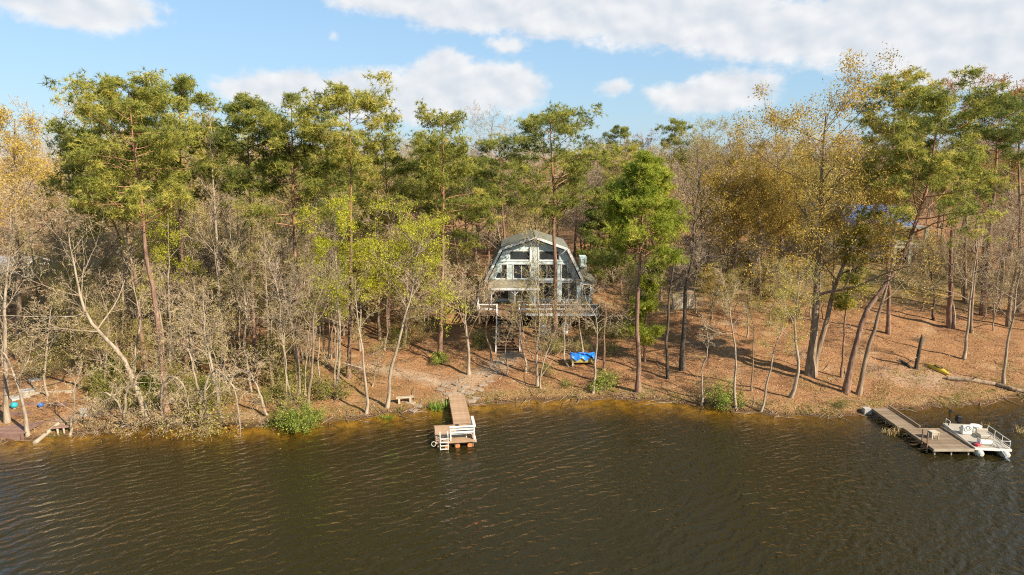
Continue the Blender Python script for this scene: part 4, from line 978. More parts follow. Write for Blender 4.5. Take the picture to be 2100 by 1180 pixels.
GROUPS = {'pine': 'pines of the lake bank', 'bare': 'bare trees of the lake bank', 'oak': 'orange-budded oaks', 'lime': 'trees in yellow-green leaf', 'sap': 'saplings of the lake bank'}
pine = lambda *a, **k: special('pine', *a, **k)
def bare(seed, pts, r0, csy, hw, label, **k): special('bare', seed, pts, r0, csy + .12 * (pts[0][1] - csy), hw * 1.35, label, **k)
oak = lambda *a, **k: special('oak', *a, **k)
lime = lambda *a, **k: special('lime', *a, **k)
sap = lambda *a, **k: special('sap', *a, **k)

# pines, left to right
pine(1, [(341, 845), (327, 690), (305, 530), (288, 400), (262, 182)], .26, 455, 112, 'tall pine with the broadest round crown, its slanting trunk rising near the water', nl=46, dens=1.15)
pine(2, [(300, 770), (287, 660), (276, 560), (255, 420), (225, 235)], .24, 440, 95, 'pine with a slim pinkish trunk close beside the broad-crowned pine, left of it', nl=36)
pine(3, [(299, 740), (280, 600), (252, 510), (222, 440), (180, 300)], .20, 470, 75, 'pine whose trunk leans left out of the group of pines at the left', nl=26)
pine(4, [(383, 752), (380, 640), (370, 440), (370, 182)], .24, 400, 78, 'tall straight pine right beside the broad round-crowned pine at the left', nl=38, dens=1.1)
pine(5, [(530, 765), (519, 685), (512, 500), (508, 208)], .22, 400, 62, 'slim dark-crowned pine between the tall pale bare tree and the straight red-trunked pine', nl=34, needles='needles_dark')
pine(6, [(607, 782), (606, 600), (603, 440), (598, 219)], .27, 462, 88, 'straight red-trunked pine with drooping lower boughs, left of the tan dock', nl=40, shape='open', dens=1.05)
pine(7, [(715, 776), (718, 600), (719, 400), (716, 196)], .22, 345, 84, 'pine with a flat spreading umbrella top standing highest left of the house', nl=36, shape='loblolly', dens=1.1)
pine(8, [(800, 690), (798, 560), (790, 330)], .20, 480, 62, 'pine with loose light boughs behind the yellow-green trees left of the house', nl=26)
pine(9, [(902, 733), (907, 560), (909, 400), (908, 244)], .25, 495, 86, 'pine with an open pointed crown just left of the gambrel house', nl=34, shape='open', dens=.95)
pine(10, [(960, 640), (962, 520), (950, 350)], .2, 480, 66, 'lower pine with light boughs close behind the left corner of the house', nl=24)
pine(11, [(1138, 705), (1139, 560), (1140, 420), (1128, 241)], .31, 455, 102, 'big pine whose thick trunk stands directly in front of the gambrel house', nl=44, shape='loblolly', dens=1.1)
pine(12, [(1040, 600), (1032, 430), (1024, 290)], .2, 430, 60, 'pine with a dark low crown behind the house ridge, left of the big pine', nl=28, needles='needles_dark')
pine(13, [(1308, 805), (1304, 650), (1312, 500), (1322, 322)], .25, 520, 84, 'bright green young pine with a cone-shaped crown on the bank right of the blue tarp', nl=52, shape='cone', needles='needles_bright', dens=1.25)
pine(14, [(1322, 742), (1330, 640), (1345, 540)], .12, 735, 36, 'small bright green pine with drooping boughs close behind the cone-shaped pine', nl=24, needles='needles_bright', shape='cone', dens=1.1)
pine(15, [(1734, 806), (1776, 636), (1814, 592), (1852, 537), (1882, 452), (1907, 380), (1932, 196)], .30, 470, 100, 'pine with a crooked trunk leaning far to the right, behind the grey dock', nl=44, shape='open', dens=1.0, wob=.03)
pine(16, [(1725, 775), (1747, 566), (1770, 470)], .12, 640, 26, 'thin pink-stemmed young pine with small tufts, left of the leaning pine', nl=16, needles='needles')
pine(17, [(1821, 686), (1824, 560), (1838, 180)], .24, 420, 68, 'dark upright pine behind the crown of the orange-budded oak', nl=36, needles='needles_dark')
pine(18, [(1950, 671), (1950, 486), (1968, 330)], .36, 430, 84, 'pine with a thick dark trunk on the slope right of the blue-roofed house', nl=28, shape='open')
pine(19, [(2016, 648), (2026, 486), (2050, 215)], .34, 330, 75, 'tall pine with a dark trunk near the right edge, crown mixed with rust-coloured buds', nl=28, needles='needles_dark')
pine(20, [(1239, 760), (1239, 650), (1238, 540)], .13, 560, 30, 'thin pink-stemmed young tree with a small top beside the blue tarp', nl=8, dens=.5)
pine(21, [(1226, 600), (1228, 500), (1228, 395)], .18, 560, 52, 'dark bushy pine right behind the wing of the house', nl=34, shape='cone', needles='needles_dark', dens=1.2)
pine(22, [(1275, 605), (1276, 540), (1278, 430)], .18, 590, 48, 'dark bushy evergreen between the house and the bright green pine', nl=34, shape='cone', needles='needles_dark', dens=1.2)

# bare trees
B_ = dict(bark='bark_pale', twig='twig_pale')
bare(31, [(461, 785), (450, 640), (444, 500), (428, 232)], .24, 560, 78, 'very tall pale bare tree with upright branches, between the broad pine and the red-trunked pine', n1=14, leader=.75, ang=(22, 45), up=.09, **B_)
bare(32, [(302, 858), (255, 737), (182, 657), (157, 580), (140, 470)], .27, 660, 115, 'pale bare tree with a long trunk curving left over the slope at the left', n1=12, twob=.03, leader=.3, **B_)
bare(33, [(15, 866), (16, 700), (16, 609), (22, 430)], .24, 640, 70, 'pale bare tree standing on the timber landing at the left edge', n1=11, ang=(22, 48), **B_)
bare(34, [(57, 893), (40, 800), (8, 730), (-40, 690)], .19, 800, 60, 'bare tree leaning left from the corner of the timber landing', n1=8, **B_)
bare(35, [(144, 893), (150, 820), (168, 750)], .12, 850, 50, 'short forked bare tree at the water beside the small reddish bench', n1=7, droop=-.02, **B_)
bare(36, [(252, 874), (262, 800), (300, 760), (330, 780)], .15, 830, 75, 'bare tree with drooping pale branches hanging over the water at the left', n1=9, droop=-.035, up=.0, **B_)
bare(37, [(219, 778), (212, 690), (206, 600)], .18, 690, 60, 'grey bare tree on the shaded slope behind the curving pale tree', n1=8, bark='bark_brown', twig='twig_brown')
bare(38, [(411, 862), (400, 760), (383, 705), (345, 700)], .17, 745, 70, 'pale crooked tree leaning over the thicket, with one elbow branch to the left', n1=9, droop=-.015, **B_)
bare(39, [(454, 860), (440, 770), (425, 690), (418, 590)], .18, 720, 70, 'crooked pale tree with a forked top in the thicket right of the broad-crowned pine', n1=10, **B_)
bare(40, [(547, 853), (533, 800), (510, 762), (478, 760)], .15, 800, 62, 'arching pale tree bending over the shore thicket', n1=9, droop=-.03, up=0, **B_)
bare(41, [(561, 801), (548, 640), (541, 560), (536, 430)], .19, 600, 72, 'brown bare tree just left of the straight red-trunked pine', n1=11, bark='bark_brown', twig='twig_olive', leafm='bud', nleaf=1, lsize=.10)
bare(42, [(588, 838), (588, 740), (585, 690), (565, 640)], .11, 720, 45, 'thin twin-stemmed pale sapling right below the red-trunked pine', n1=8, **B_)
bare(43, [(632, 840), (642, 700), (650, 620), (672, 555)], .16, 660, 66, 'ivy-clad bare tree right of the straight red-trunked pine', n1=9, bark='bark_brown', twig='twig_brown', leafm='green_leaf', nleaf=1, cut=.75, lsize=.12)
bare(44, [(751, 849), (742, 730), (736, 660), (728, 560)], .15, 760, 55, 'slender pale bare tree at the water left of the slab bench', n1=10, twig='twig_olive', bark='bark_pale')
bare(45, [(961, 768), (957, 690), (955, 640), (948, 560)], .20, 690, 84, 'bare tree with drooping tangled branches in front of the left end of the deck', n1=13, droop=-.02, up=.03, n4=6, **B_)
bare(46, [(1102, 792), (1100, 720), (1108, 640), (1090, 500)], .15, 760, 78, 'many-stemmed bare tree in front of the deck stairs', n1=12, ang=(14, 42), leader=.5, bark='bark_pale', twig='twig_olive')
bare(47, [(1108, 796), (1118, 740), (1150, 640)], .10, 770, 60, 'slanting bare stem right of the many-stemmed tree before the house', n1=8, ang=(20, 50), bark='bark_pale', twig='twig_pale')
bare(48, [(1216, 808), (1220, 740), (1226, 650), (1200, 610)], .15, 690, 66, 'bare tree with pale drooping branches in front of the blue tarp', n1=10, droop=-.03, up=.0, **B_)
bare(49, [(1370, 776), (1372, 640), (1382, 540), (1390, 440)], .19, 600, 66, 'dark bare tree with a pale flared foot right of the bright green pine', n1=10, bark='bark_dark', twig='twig_brown')
bare(50, [(1399, 758), (1407, 600), (1424, 520), (1436, 330)], .29, 560, 92, 'large dark bare tree leaning right beside the drive', n1=14, bark='bark_dark', twig='twig_brown', leafm='bud_brown', nleaf=1, cut=.4, n4=6)
sap(51, [(1438, 832), (1442, 760), (1456, 700), (1444, 650)], .11, 730, 36, 'thin crooked pale sapling at the water halfway between the two docks', n1=6, n2=4, n3=3, **B_)
sap(52, [(1509, 837), (1506, 700), (1496, 625), (1480, 560)], .14, 690, 58, 'grey crooked sapling with bare spreading top at the low point of the shore', n1=9, **B_)
sap(53, [(1541, 802), (1538, 700), (1536, 600)], .09, 690, 40, 'straight thin stem on the leaf-covered slope, left of the leaning sapling', n1=7, twig='twig_olive', bark='bark_brown')
sap(54, [(1560, 846), (1580, 742), (1604, 672), (1612, 610)], .12, 740, 50, 'sapling leaning right with a few green buds, at the waterline', n1=8, leafm='lime', nleaf=1, cut=.8, twig='twig_olive', bark='bark_pale')
bare(55, [(1621, 816), (1628, 730), (1630, 668), (1640, 560)], .20, 690, 62, 'pale grey tree on the slope left of the great orange-budded oak', n1=10, bark='bark_pale', twig='twig_olive', leafm='bud', nleaf=1, cut=.5)
bare(56, [(1761, 810), (1797, 651), (1826, 550), (1836, 450)], .26, 590, 60, 'grey-barked tree leaning right beside the crooked pine above the grey dock', n1=9, bark='bark_brown', twig='twig_pale')
bare(57, [(1977, 736), (1988, 620), (1997, 550), (2008, 455)], .18, 610, 90, 'pale slender bare tree with long level branches, right of the dark snag', n1=11, ang=(50, 80), leader=.4, **B_)
bare(58, [(2058, 787), (2066, 690), (2085, 590), (2100, 500)], .17, 650, 80, 'pale twin-stemmed bare tree near the right edge behind the fallen log', n1=11, **B_)
bare(59, [(2068, 670), (2082, 560), (2096, 420)], .30, 540, 80, 'thick grey-brown tree at the right edge of the slope', n1=10, bark='bark_brown', twig='twig_brown')
bare(60, [(1992, 683), (1999, 580), (2008, 380)], .2, 560, 70, 'grey tree right behind the pale slender one near the right edge', n1=9, bark='bark_brown', twig='twig_brown')
bare(61, [(1914, 656), (1908, 590), (1902, 500)], .16, 600, 50, 'short dark tree in front of the cream-posted porch', n1=8, bark='bark_dark', twig='twig_pale')
bare(62, [(98, 812), (100, 720), (108, 620)], .13, 740, 60, 'thin bare tree beside the blue pot on the left bank', n1=9, bark='bark_pale', twig='twig_pale')
bare(63, [(789, 718), (790, 640), (792, 560)], .10, 640, 40, 'thin stem behind the slab bench, left of the open-crowned pine', n1=8, bark='bark_pale', twig='twig_olive')
sap(64, [(764, 792), (778, 740), (790, 690)], .07, 760, 22, 'short thin leaning sapling on the bare bank left of the slab bench', n1=6, n2=3, n3=3, **B_)
bare(65, [(488, 736), (480, 654), (474, 560)], .10, 640, 46, 'thin pale stem right of the very tall bare tree', n1=9, bark='bark_pale', twig='twig_olive')
bare(66, [(440, 700), (428, 600), (500, 470)], .18, 590, 80, 'bare tree with a knobbly bent bough behind the red-trunked pine', n1=10, bark='bark_pale', twig='twig_brown')

bare(67, [(430, 868), (414, 800), (436, 752), (474, 790), (500, 925)], .15, 800, 38, 'pale arching branch that dips farthest into the water left of the dense bush', lean=-1.8, n1=12, droop=-.03, up=0, wob=.1, leader=.2, **B_)
bare(68, [(330, 868), (322, 800), (345, 765), (380, 800), (398, 890)], .13, 800, 32, 'pale arching branch hanging over the water below the broad-crowned pine', lean=-1.4, n1=11, droop=-.03, up=0, leader=.2, **B_)
bare(69, [(262, 876), (240, 820), (205, 800), (180, 850), (172, 905)], .12, 830, 30, 'pale arching branch drooping to the water right of the small reddish bench', lean=-1.2, n1=10, droop=-.03, up=0, leader=.2, **B_)

# orange-budded oaks
ok = dict(bark='bark_brown', twig='twig_olive', leafm='catkin')
oak(71, [(1661, 770), (1672, 660), (1682, 560), (1686, 430), (1694, 235)], .48, 610, 185, 'great orange-budded oak, the largest tree of the right bank', n1=20, n2=6, n3=5, n4=5, n5=1, nleaf=9, lsize=.19, lspread=.30, cut=.25, leader=.45, ang=(45, 80), up=.03, **ok)
oak(72, [(1668, 768), (1700, 640), (1740, 520), (1790, 380)], .34, 600, 110, 'second stem of orange buds leaning right behind the great oak', n1=12, n2=6, n5=1, nleaf=7, cut=.3, lspread=.24, lsize=.19, **ok)
oak(73, [(40, 700), (40, 560), (30, 248)], .3, 520, 100, 'orange-budded oak at the left edge, left of the broad pine', n1=16, n2=6, n5=1, nleaf=7, cut=.3, lspread=.24, lsize=.18, **ok)
oak(74, [(1500, 600), (1510, 470), (1520, 300)], .28, 520, 105, 'golden-budded oak over the drive, left of the great oak', n1=14, n2=6, n5=1, nleaf=7, cut=.3, lspread=.24, lsize=.18, **ok)
oak(75, [(1600, 610), (1604, 480), (1590, 250)], .3, 520, 100, 'golden-budded oak standing behind the great oak on its left side', n1=15, n2=6, n5=1, nleaf=7, cut=.3, lspread=.24, lsize=.18, **ok)
oak(76, [(1980, 620), (1985, 470), (1990, 170)], .3, 420, 95, 'rust-budded oak between the two dark-trunked pines at the right', n1=14, n2=6, nleaf=1, lsize=.19, bark='bark_brown', twig='twig_brown', leafm='catkin_rust')
oak(77, [(2090, 640), (2095, 430), (2085, 165)], .3, 420, 90, 'rust-budded oak at the right edge behind the thick grey-brown tree', n1=14, n2=6, nleaf=1, lsize=.19, bark='bark_brown', twig='twig_brown', leafm='catkin_rust')
oak(78, [(1440, 600), (1440, 500), (1430, 290)], .28, 500, 90, 'brown-budded oak behind the large dark bare tree beside the drive', n1=14, n2=6, nleaf=1, lsize=.15, bark='bark_dark', twig='twig_brown', leafm='bud')
oak(79, [(1460, 655), (1462, 610), (1458, 560)], .12, 640, 44, 'small orange-budded tree on the edge of the drive', n1=9, nleaf=1, cut=.3, lsize=.13, **ok)

# trees in fresh yellow-green leaf
lf = dict(bark='bark_pale', twig='twig_olive', leafm='lime', n5=1)
lime(81, [(689, 813), (692, 700), (691, 560), (688, 435)], .16, 690, 84, 'tree in bright yellow-green leaf with a pale trunk, left of the tan dock', n1=14, n2=6, n3=5, nleaf=7, cut=.45, lsize=.15, leader=.4, **lf)
lime(82, [(794, 836), (805, 740), (830, 660), (850, 590), (846, 470)], .19, 650, 92, 'tree in fresh yellow-green leaf leaning right above the slab bench', n1=14, n2=6, nleaf=7, cut=.5, lsize=.15, leader=.3, **lf)
lime(83, [(739, 720), (742, 640), (745, 510)], .13, 650, 64, 'brightest yellow-green tree, between the two other leafing trees', n1=12, n2=6, nleaf=8, cut=.4, lsize=.15, **lf)
lime(84, [(350, 760), (352, 640), (345, 400)], .15, 640, 80, 'yellow-green leafing tree growing up through the group of left pines', n1=12, n2=6, nleaf=7, cut=.5, lsize=.14, **lf)
lime(85, [(240, 760), (250, 640), (262, 400)], .14, 600, 66, 'thin yellow-green leafing tree behind the leaning pine trunks at the left', n1=11, n2=6, nleaf=1, cut=.5, lsize=.14, **lf)
lime(86, [(830, 690), (836, 600), (858, 490)], .13, 600, 62, 'pale green leafing tree just left of the open-crowned pine', n1=12, n2=6, nleaf=7, cut=.5, lsize=.13, **lf)
lime(87, [(520, 690), (512, 600), (505, 480)], .12, 620, 60, 'faintly green leafing tree behind the thicket, left of the red-trunked pine', n1=11, n2=6, nleaf=1, cut=.5, lsize=.12, bark='bark_pale', twig='twig_olive', leafm='bud')

# ------------------------------------------------------------------ shrubs
def grow_bush(seed, h, w, stems, leafm, nleaf, lsize, twig='twig_olive', droop=None, cut=.2, spread=.12):
    g = Plant(seed); r = g.r; m = 7
    d = norm(np.concatenate([r.normal(0, w / h * .55, (stems, 2)), np.ones((stems, 1))], 1)); p = np.concatenate([r.normal(0, w * .12, (stems, 2)), np.full((stems, 1), -.15)], 1)
    ln = h * r.uniform(.6, 1.1, stems); out = [p]
    for k in range(m - 1):
        d = norm(d + r.normal(0, .13, d.shape) - (np.array([0, 0, .05 * k]) if droop else 0)); p = p + d * (ln / (m - 1))[:, None]; out.append(p)
    P = np.stack(out, 1); R = np.full((stems, 1), .028) * np.linspace(1, .3, m)[None]
    g.tubes('stem', P, R, 4, 0)
    L2, R2, _, l2 = g.grow(P, R, 6, .2, 1, .45, (25, 60), 4, .15, .03, Lscale=ln, rmin=.005); g.tubes('stem', L2, R2, 3, 0)
    L3, R3, _, l3 = g.grow(L2, R2, 5, .2, 1, .6, (25, 60), 2, .1, .02, Lscale=l2)
    ti = np.clip(r.normal(.5, .2, len(L3)), 0, 1); g.slivers('foliage', L3, np.full(len(L3), .018), 0, ti)
    L4, _, _, _ = g.grow(L3, R3, 2, .3, 1, .6, (25, 60), 2, .1, .02, Lscale=l3); g.slivers('foliage', L4, np.full(len(L4), .014), 0, np.repeat(ti, 2))
    c = np.concatenate([L3[:, -1], L4[:, -1]]); c = c[r.uniform(size=len(c)) > cut]
    mats = {'stem': ['bark_brown'], 'foliage': [twig]}
    if nleaf: g.leaves('foliage', c, nleaf, spread, lsize, .5, 1, .1); mats['foliage'].append(leafm)
    return g.meshes(mats)
bush_kinds = {'olive': [grow_bush(200 + i, 2.0, 1.9, 12, 'olive_leaf', 2, .12, cut=.35) for i in range(3)],
              'twiggy': [grow_bush(210 + i, 2.2, 2.2, 13, 'bud', 1, .10, 'twig_olive', cut=.4) for i in range(3)],
              'green': [grow_bush(220 + i, 1.6, 1.7, 11, 'green_leaf', 3, .14, cut=.1) for i in range(2)],
              'brush': [grow_bush(230 + i, 1.5, 2.4, 14, None, 0, .1, 'twig_brown', droop=True) for i in range(2)]}
def bush(kind, i, p, s, label, group=None, sz=1.0, rz=0.0):
    ms = bush_kinds[kind][i % len(bush_kinds[kind])]
    t = link('brush_pile' if kind == 'brush' else 'shrub', None, loc=p, rotz=rz, label=label, cat='brush' if kind == 'brush' else 'shrub', group=group); t.scale = (s, s, s * sz)
    link('stem', ms['stem'], t); link('foliage', ms['foliage'], t, kind='stuff'); return t
rb = random.Random(77)
# the thicket on the left bank
G1 = 'shrubs of the thicket on the left bank'
for i in range(38):
    px_, py_ = rb.uniform(190, 720), rb.triangular(700, 872, 820)
    p = on_ground(px_, py_)
    if p[1] < shore_y(p[0]) + .4: continue
    k = rb.choice(['olive', 'olive', 'twiggy', 'twiggy', 'green'])
    lab = {'olive': 'olive-leaved shrub among the trunks of the thicket left of the tan dock', 'twiggy': 'olive-brown twiggy shrub among the trunks of the thicket left of the tan dock', 'green': 'fresh green shrub in the thicket left of the tan dock'}[k]
    bush(k, i, p, rb.uniform(.7, 1.25), lab, G1 + ', ' + k, rb.uniform(.8, 1.25), rb.uniform(0, 6))
for i in range(16):
    p = on_ground(rb.uniform(20, 240), rb.uniform(660, 780)); bush('twiggy', i, p, rb.uniform(.7, 1.2), 'olive-brown twiggy shrub below the cabins at the left edge', 'twiggy shrubs below the cabins', 1, rb.uniform(0, 6))
for i in range(14):
    p = on_ground(rb.uniform(740, 1000), rb.uniform(640, 725)); bush(rb.choice(['twiggy', 'olive']), i, p, rb.uniform(.5, .9), 'low brown-green shrub on the slope left of the deck stairs', 'low shrubs on the slope left of the deck', 1, rb.uniform(0, 6))
for i in range(12):
    p = on_ground(rb.uniform(1130, 1290), rb.uniform(665, 730)); bush(rb.choice(['twiggy', 'olive']), i, p, rb.uniform(.5, .9), 'low shrub on the slope right below the house deck', 'low shrubs under the right end of the deck', 1, rb.uniform(0, 6))
SB = [('green', 1235, 800, 1.0, 'green shrub below the blue tarp, right beside the drooping bare tree'), ('green', 905, 745, .75, 'green spreading shrub at the foot of the open-crowned pine'), ('green', 1492, 832, 1.0, 'bright green shrub at the waterline beside the grey crooked sapling'),
      ('twiggy', 1455, 812, .9, 'tan twiggy shrub on the bank left of the grey crooked sapling'), ('olive', 1160, 795, .55, 'small leafy shrub on the bank just left of the drooping tree by the tarp'), ('olive', 1722, 838, .45, 'small yellowish shrub on the bank left of the grey dock'),
      ('brush', 1430, 715, 1.3, 'heap of dry brown brush beside the foot of the large dark bare tree'), ('brush', 1640, 730, 1.1, 'dry brush at the foot of the great oak on its left'), ('brush', 1800, 762, 1.2, 'heap of dry branches on the bare patch behind the crooked pine'), ('brush', 1885, 700, 1.0, 'dry branches heaped behind the dark snag'),
      ('twiggy', 1620, 660, 1.1, 'twiggy shrub on the slope behind the pale grey tree'), ('twiggy', 1560, 640, 1.0, 'twiggy budding shrub on the slope right of the drive'), ('olive', 1120, 770, .6, 'sparse shrub at the foot of the many-stemmed tree'), ('brush', 210, 850, 1.0, 'fallen dry branches on the bank beside the grey block'), ('brush', 360, 868, 1.1, 'dry branches reaching over the water in front of the broad pine')]
for i, (k, a, b, s, lab) in enumerate(SB): bush(k, i, on_ground(a, b), s, lab, None, .8 if k == 'brush' else 1, i * 1.3)
# shrubs leaning out over the water
def over_water(seed, px_, py_, rot, tilt, s, leafm, lsize, nleaf, label, cut, twig):
    ms = grow_bush(seed, 3.0, 2.0, 10, leafm, nleaf, lsize, twig, droop=True, cut=cut, spread=.2)
    t = link('shrub', None, loc=on_ground(px_, py_), label=label, cat='shrub'); t.scale = (s, s, s); t.rotation_euler = (tilt, 0, rot)
    link('stem', ms['stem'], t); link('foliage', ms['foliage'], t, kind='stuff')
over_water(301, 600, 866, .1, .95, .8, 'green_leaf', .17, 5, 'dense yellow-green bush hanging over the water left of the tan dock', 0, 'twig_olive')
over_water(302, 640, 866, .25, .8, .6, 'green_leaf', .16, 5, 'smaller yellow-green bush at the water, right beside the dense one', 0, 'twig_olive')
over_water(303, 462, 872, -.1, 1.15, 1.35, 'bud', .12, 2, 'budding branches dipping into the water farthest out, left of the dense bush', .4, 'twig_pale')
over_water(304, 420, 872, .15, 1.1, 1.25, 'bud', .11, 1, 'budding bare shrub bending over the water in front of the thicket', .5, 'twig_pale')
over_water(305, 300, 872, -.2, 1.1, 1.2, 'bud', .10, 1, 'pale bare shrub bending over the water, right of the drooping tree', .75, 'twig_pale')
over_water(306, 345, 872, .1, 1.15, 1.15, 'bud', .10, 1, 'pale bare shrub bending over the water below the broad pine', .75, 'twig_pale')
over_water(307, 215, 882, .2, 1.1, 1.1, 'bud', .10, 1, 'pale bare shrub bending over the water, right of the reddish bench', .75, 'twig_pale')
# reeds
def reeds(px_, py_, n, h, m, label, water=False, spread=.3):
    p = at_z(px_, py_, 0) if water else on_ground(px_, py_)
    g = Plant(int(px_)); r = g.r; b = np.concatenate([r.normal(0, spread, (n, 2)) * np.array([1, .5]), np.full((n, 1), -.25)], 1)
    d = norm(np.concatenate([r.normal(0, .28, (n, 2)), np.ones((n, 1))], 1)); ln = (h * r.uniform(.6, 1.15, n))[:, None]
    x = norm(np.cross(d, r.normal(size=(n, 3)))) * .022
    mid = b + d * ln * .6; tip = b + d * ln + np.concatenate([d[:, :2], np.full((n, 1), -.25)], 1) * ln * .3
    V = np.stack([b - x, b + x, mid + x * .8, mid - x * .8, tip], 1).reshape(-1, 3); i = np.arange(n) * 5
    g.put('blade', V, quads=np.stack([i, i + 1, i + 2, i + 3], -1), tris=np.stack([i + 3, i + 2, i + 4], -1), tint=np.repeat(np.clip(r.normal(.5, .2, n), 0, 1), 5))
    o = link('reed_clump', g.meshes({'blade': [m]})['blade'], loc=p, label=label, cat='reeds')
reeds(898, 842, 110, 1.3, 'reed', 'green reed clump at the waterline left of the tan dock walkway', spread=.36)
reeds(795, 860, 60, .8, 'reed', 'smaller green reed clump at the water below the slab bench', spread=.22)
reeds(1836, 892, 45, .9, 'straw', 'dry reed clump standing in the water beside the grey dock', True, .3); reeds(1812, 888, 24, .8, 'straw', 'thin dry reeds in the water left of the other dry clump by the grey dock', True, .2)
reeds(2025, 872, 24, .5, 'straw', 'small dry grass clump in the shallows behind the pontoon boat', True, .22); reeds(2092, 888, 22, 1.0, 'straw', 'thin dry reeds in the shallows at the right edge', True, .12)
reeds(970, 834, 26, .45, 'reed', 'small green tuft at the water just right of the tan dock', spread=.18); reeds(1004, 828, 30, .45, 'reed', 'brightest small green tuft at the water, farther right of the tan dock', spread=.15)
reeds(1612, 856, 20, .5, 'straw', 'dry grass tuft at the waterline halfway to the grey dock', spread=.3)

# ------------------------------------------------------------------ ground cover nobody could count
rg = np.random.default_rng(4)
def scatter(n, x0, x1, d0, d1, keep=None, pw=1.0):
    x = rg.uniform(x0, x1, n); d = d0 + (d1 - d0) * rg.uniform(0, 1, n) ** pw; y = shore_y(x) + d
    if keep is not None: k = keep(x, y, d); x, y = x[k], y[k]
    return np.stack([x, y, ground_h(x, y)], 1)
g = Plant(5); C = scatter(30000, -44, 50, .1, 24, pw=1.5); N = len(C)
d = norm(np.concatenate([rg.normal(size=(N, 2)), rg.normal(0, .35, (N, 1))], 1)); x = norm(np.cross(d, np.array([0, 0, 1.]) + rg.normal(0, .5, (N, 3)))); s = rg.uniform(.035, .095, N)[:, None]
c = C + np.array([0, 0, .035]); V = np.stack([c - d * s, c + x * s * .55, c + d * s, c - x * s * .55], 1).reshape(-1, 3)
g.put('leaf_litter', V, quads=np.arange(N * 4).reshape(-1, 4), tint=np.repeat(np.clip(rg.normal(.5, .22, N), 0, 1), 4))
link('leaf_litter', g.meshes({'leaf_litter': ['litter']})['leaf_litter'], kind='stuff')
g = Plant(8); C = np.concatenate([scatter(420, -40, 48, .6, 26), scatter(260, -40, 48, -.5, .5)]); a = rg.uniform(0, 6.28, len(C)); L_ = rg.uniform(.5, 2.4, len(C))[:, None]
dv = np.stack([np.cos(a), np.sin(a), np.zeros(len(C))], 1); e = C + dv * L_; e[:, 2] = ground_h(e[:, 0], e[:, 1]); md = (C + e) / 2 + rg.normal(0, .09, C.shape); up_ = np.array([0, 0, .05])
md[:, 2] = np.maximum(md[:, 2], ground_h(md[:, 0], md[:, 1])); P_ = np.stack([C + up_, md + up_, e + up_], 1); g.tubes('b', P_, rg.uniform(.012, .04, len(C))[:, None] * np.array([[1, .8, .3]]), 4, 0)
link('fallen_sticks', g.meshes({'b': ['bark_brown']})['b'], kind='stuff')
def grass_stuff(name, C, k, h, m, seed):
    g = Plant(seed); g.tufts('b', C, k, h, .03, 0, np.clip(g.r.normal(.5, .2, len(C)), 0, 1), up=1.2); link(name, g.meshes({'b': [m]})['b'], kind='stuff')
wave = lambda x, y, f, o: np.sin(x * f + o) * np.sin(y * f * 1.3 + o * 2) + .5 * np.sin(x * f * 2.7 - y * f * 2 + o)
grass_stuff('dry_grass', np.concatenate([scatter(7000, 24, 50, .1, 7, lambda x, y, d: wave(x, y, .9, 1) > .1), scatter(2500, -5, 24, .1, 1.6, lambda x, y, d: wave(x, y, 1.1, 2) > .2)]), 5, .26, 'straw', 6)
grass_stuff('green_grass', np.concatenate([scatter(6000, -34, 50, -.15, 1.6, lambda x, y, d: wave(x, y, .8, 4) > .35), scatter(2600, -30, -10, .2, 10, lambda x, y, d: wave(x, y, .6, 3) > .3), scatter(3000, 5, 45, 3, 34, lambda x, y, d: wave(x, y, .35, 5) > .9)]), 5, .22, 'olive_leaf', 7)

# ------------------------------------------------------------------ small twiggy trees under the tall ones
rt = random.Random(12); placed = []
UN = [grow_tree(500 + i, [(0, 0, 0), (rt.uniform(-.5, .5), rt.uniform(-.5, .5), 3), (rt.uniform(-.9, .9), rt.uniform(-.9, .9), 7)], .10, .16, 3.0, n1=15, n2=6, n3=6, n4=5, n5=2, bark='bark_brown', twig=['twig_olive', 'twig_pale', 'twig_olive', 'twig_brown'][i], leafm='bud', nleaf=1, cut=[.45, .8, .3, .85][i], lsize=.11, tw=.024, twob=.12) for i in range(4)]
def under(n, x0, x1, y0, y1, kinds, s0, s1, where):
    for i in range(n):
        p = on_ground(rt.uniform(x0, x1), rt.uniform(y0, y1)); k = rt.choice(kinds)
        if -4.5 < p[0] < 11 and 63 < p[1] < 86: continue
        t = plant_thing('understory_tree', UN[k], p, ['small olive-budded', 'small pale bare', 'small olive-budded', 'small brown bare'][k] + ' tree ' + where, 'small tree', ['small olive-budded trees', 'small pale bare trees', 'small olive-budded trees', 'small brown bare trees'][k] + ' ' + where)
        s = rt.uniform(s0, s1); t.scale = (s * rt.uniform(.9, 1.3), s * rt.uniform(.9, 1.3), s); t.rotation_euler = (0, 0, rt.uniform(0, 6.28))
under(14, 170, 600, 620, 810, [0, 2, 0, 2, 1], .8, 1.35, 'in the thicket below the left pines')
under(18, 560, 960, 600, 730, [0, 2, 1, 3], .7, 1.2, 'on the slope between the red-trunked pine and the house')
under(7, -20, 170, 620, 740, [1, 3, 0], .7, 1.1, 'around the cabins at the left edge')
under(10, 1160, 1340, 600, 690, [3, 0, 2], .6, 1.0, 'beside the wing of the house')
under(22, 1400, 1700, 540, 680, [0, 2, 3], .5, .95, 'along the drive left of the great oak')
under(14, 1850, 2120, 560, 690, [1, 3, 3], .6, 1.0, 'on the slope near the right edge')

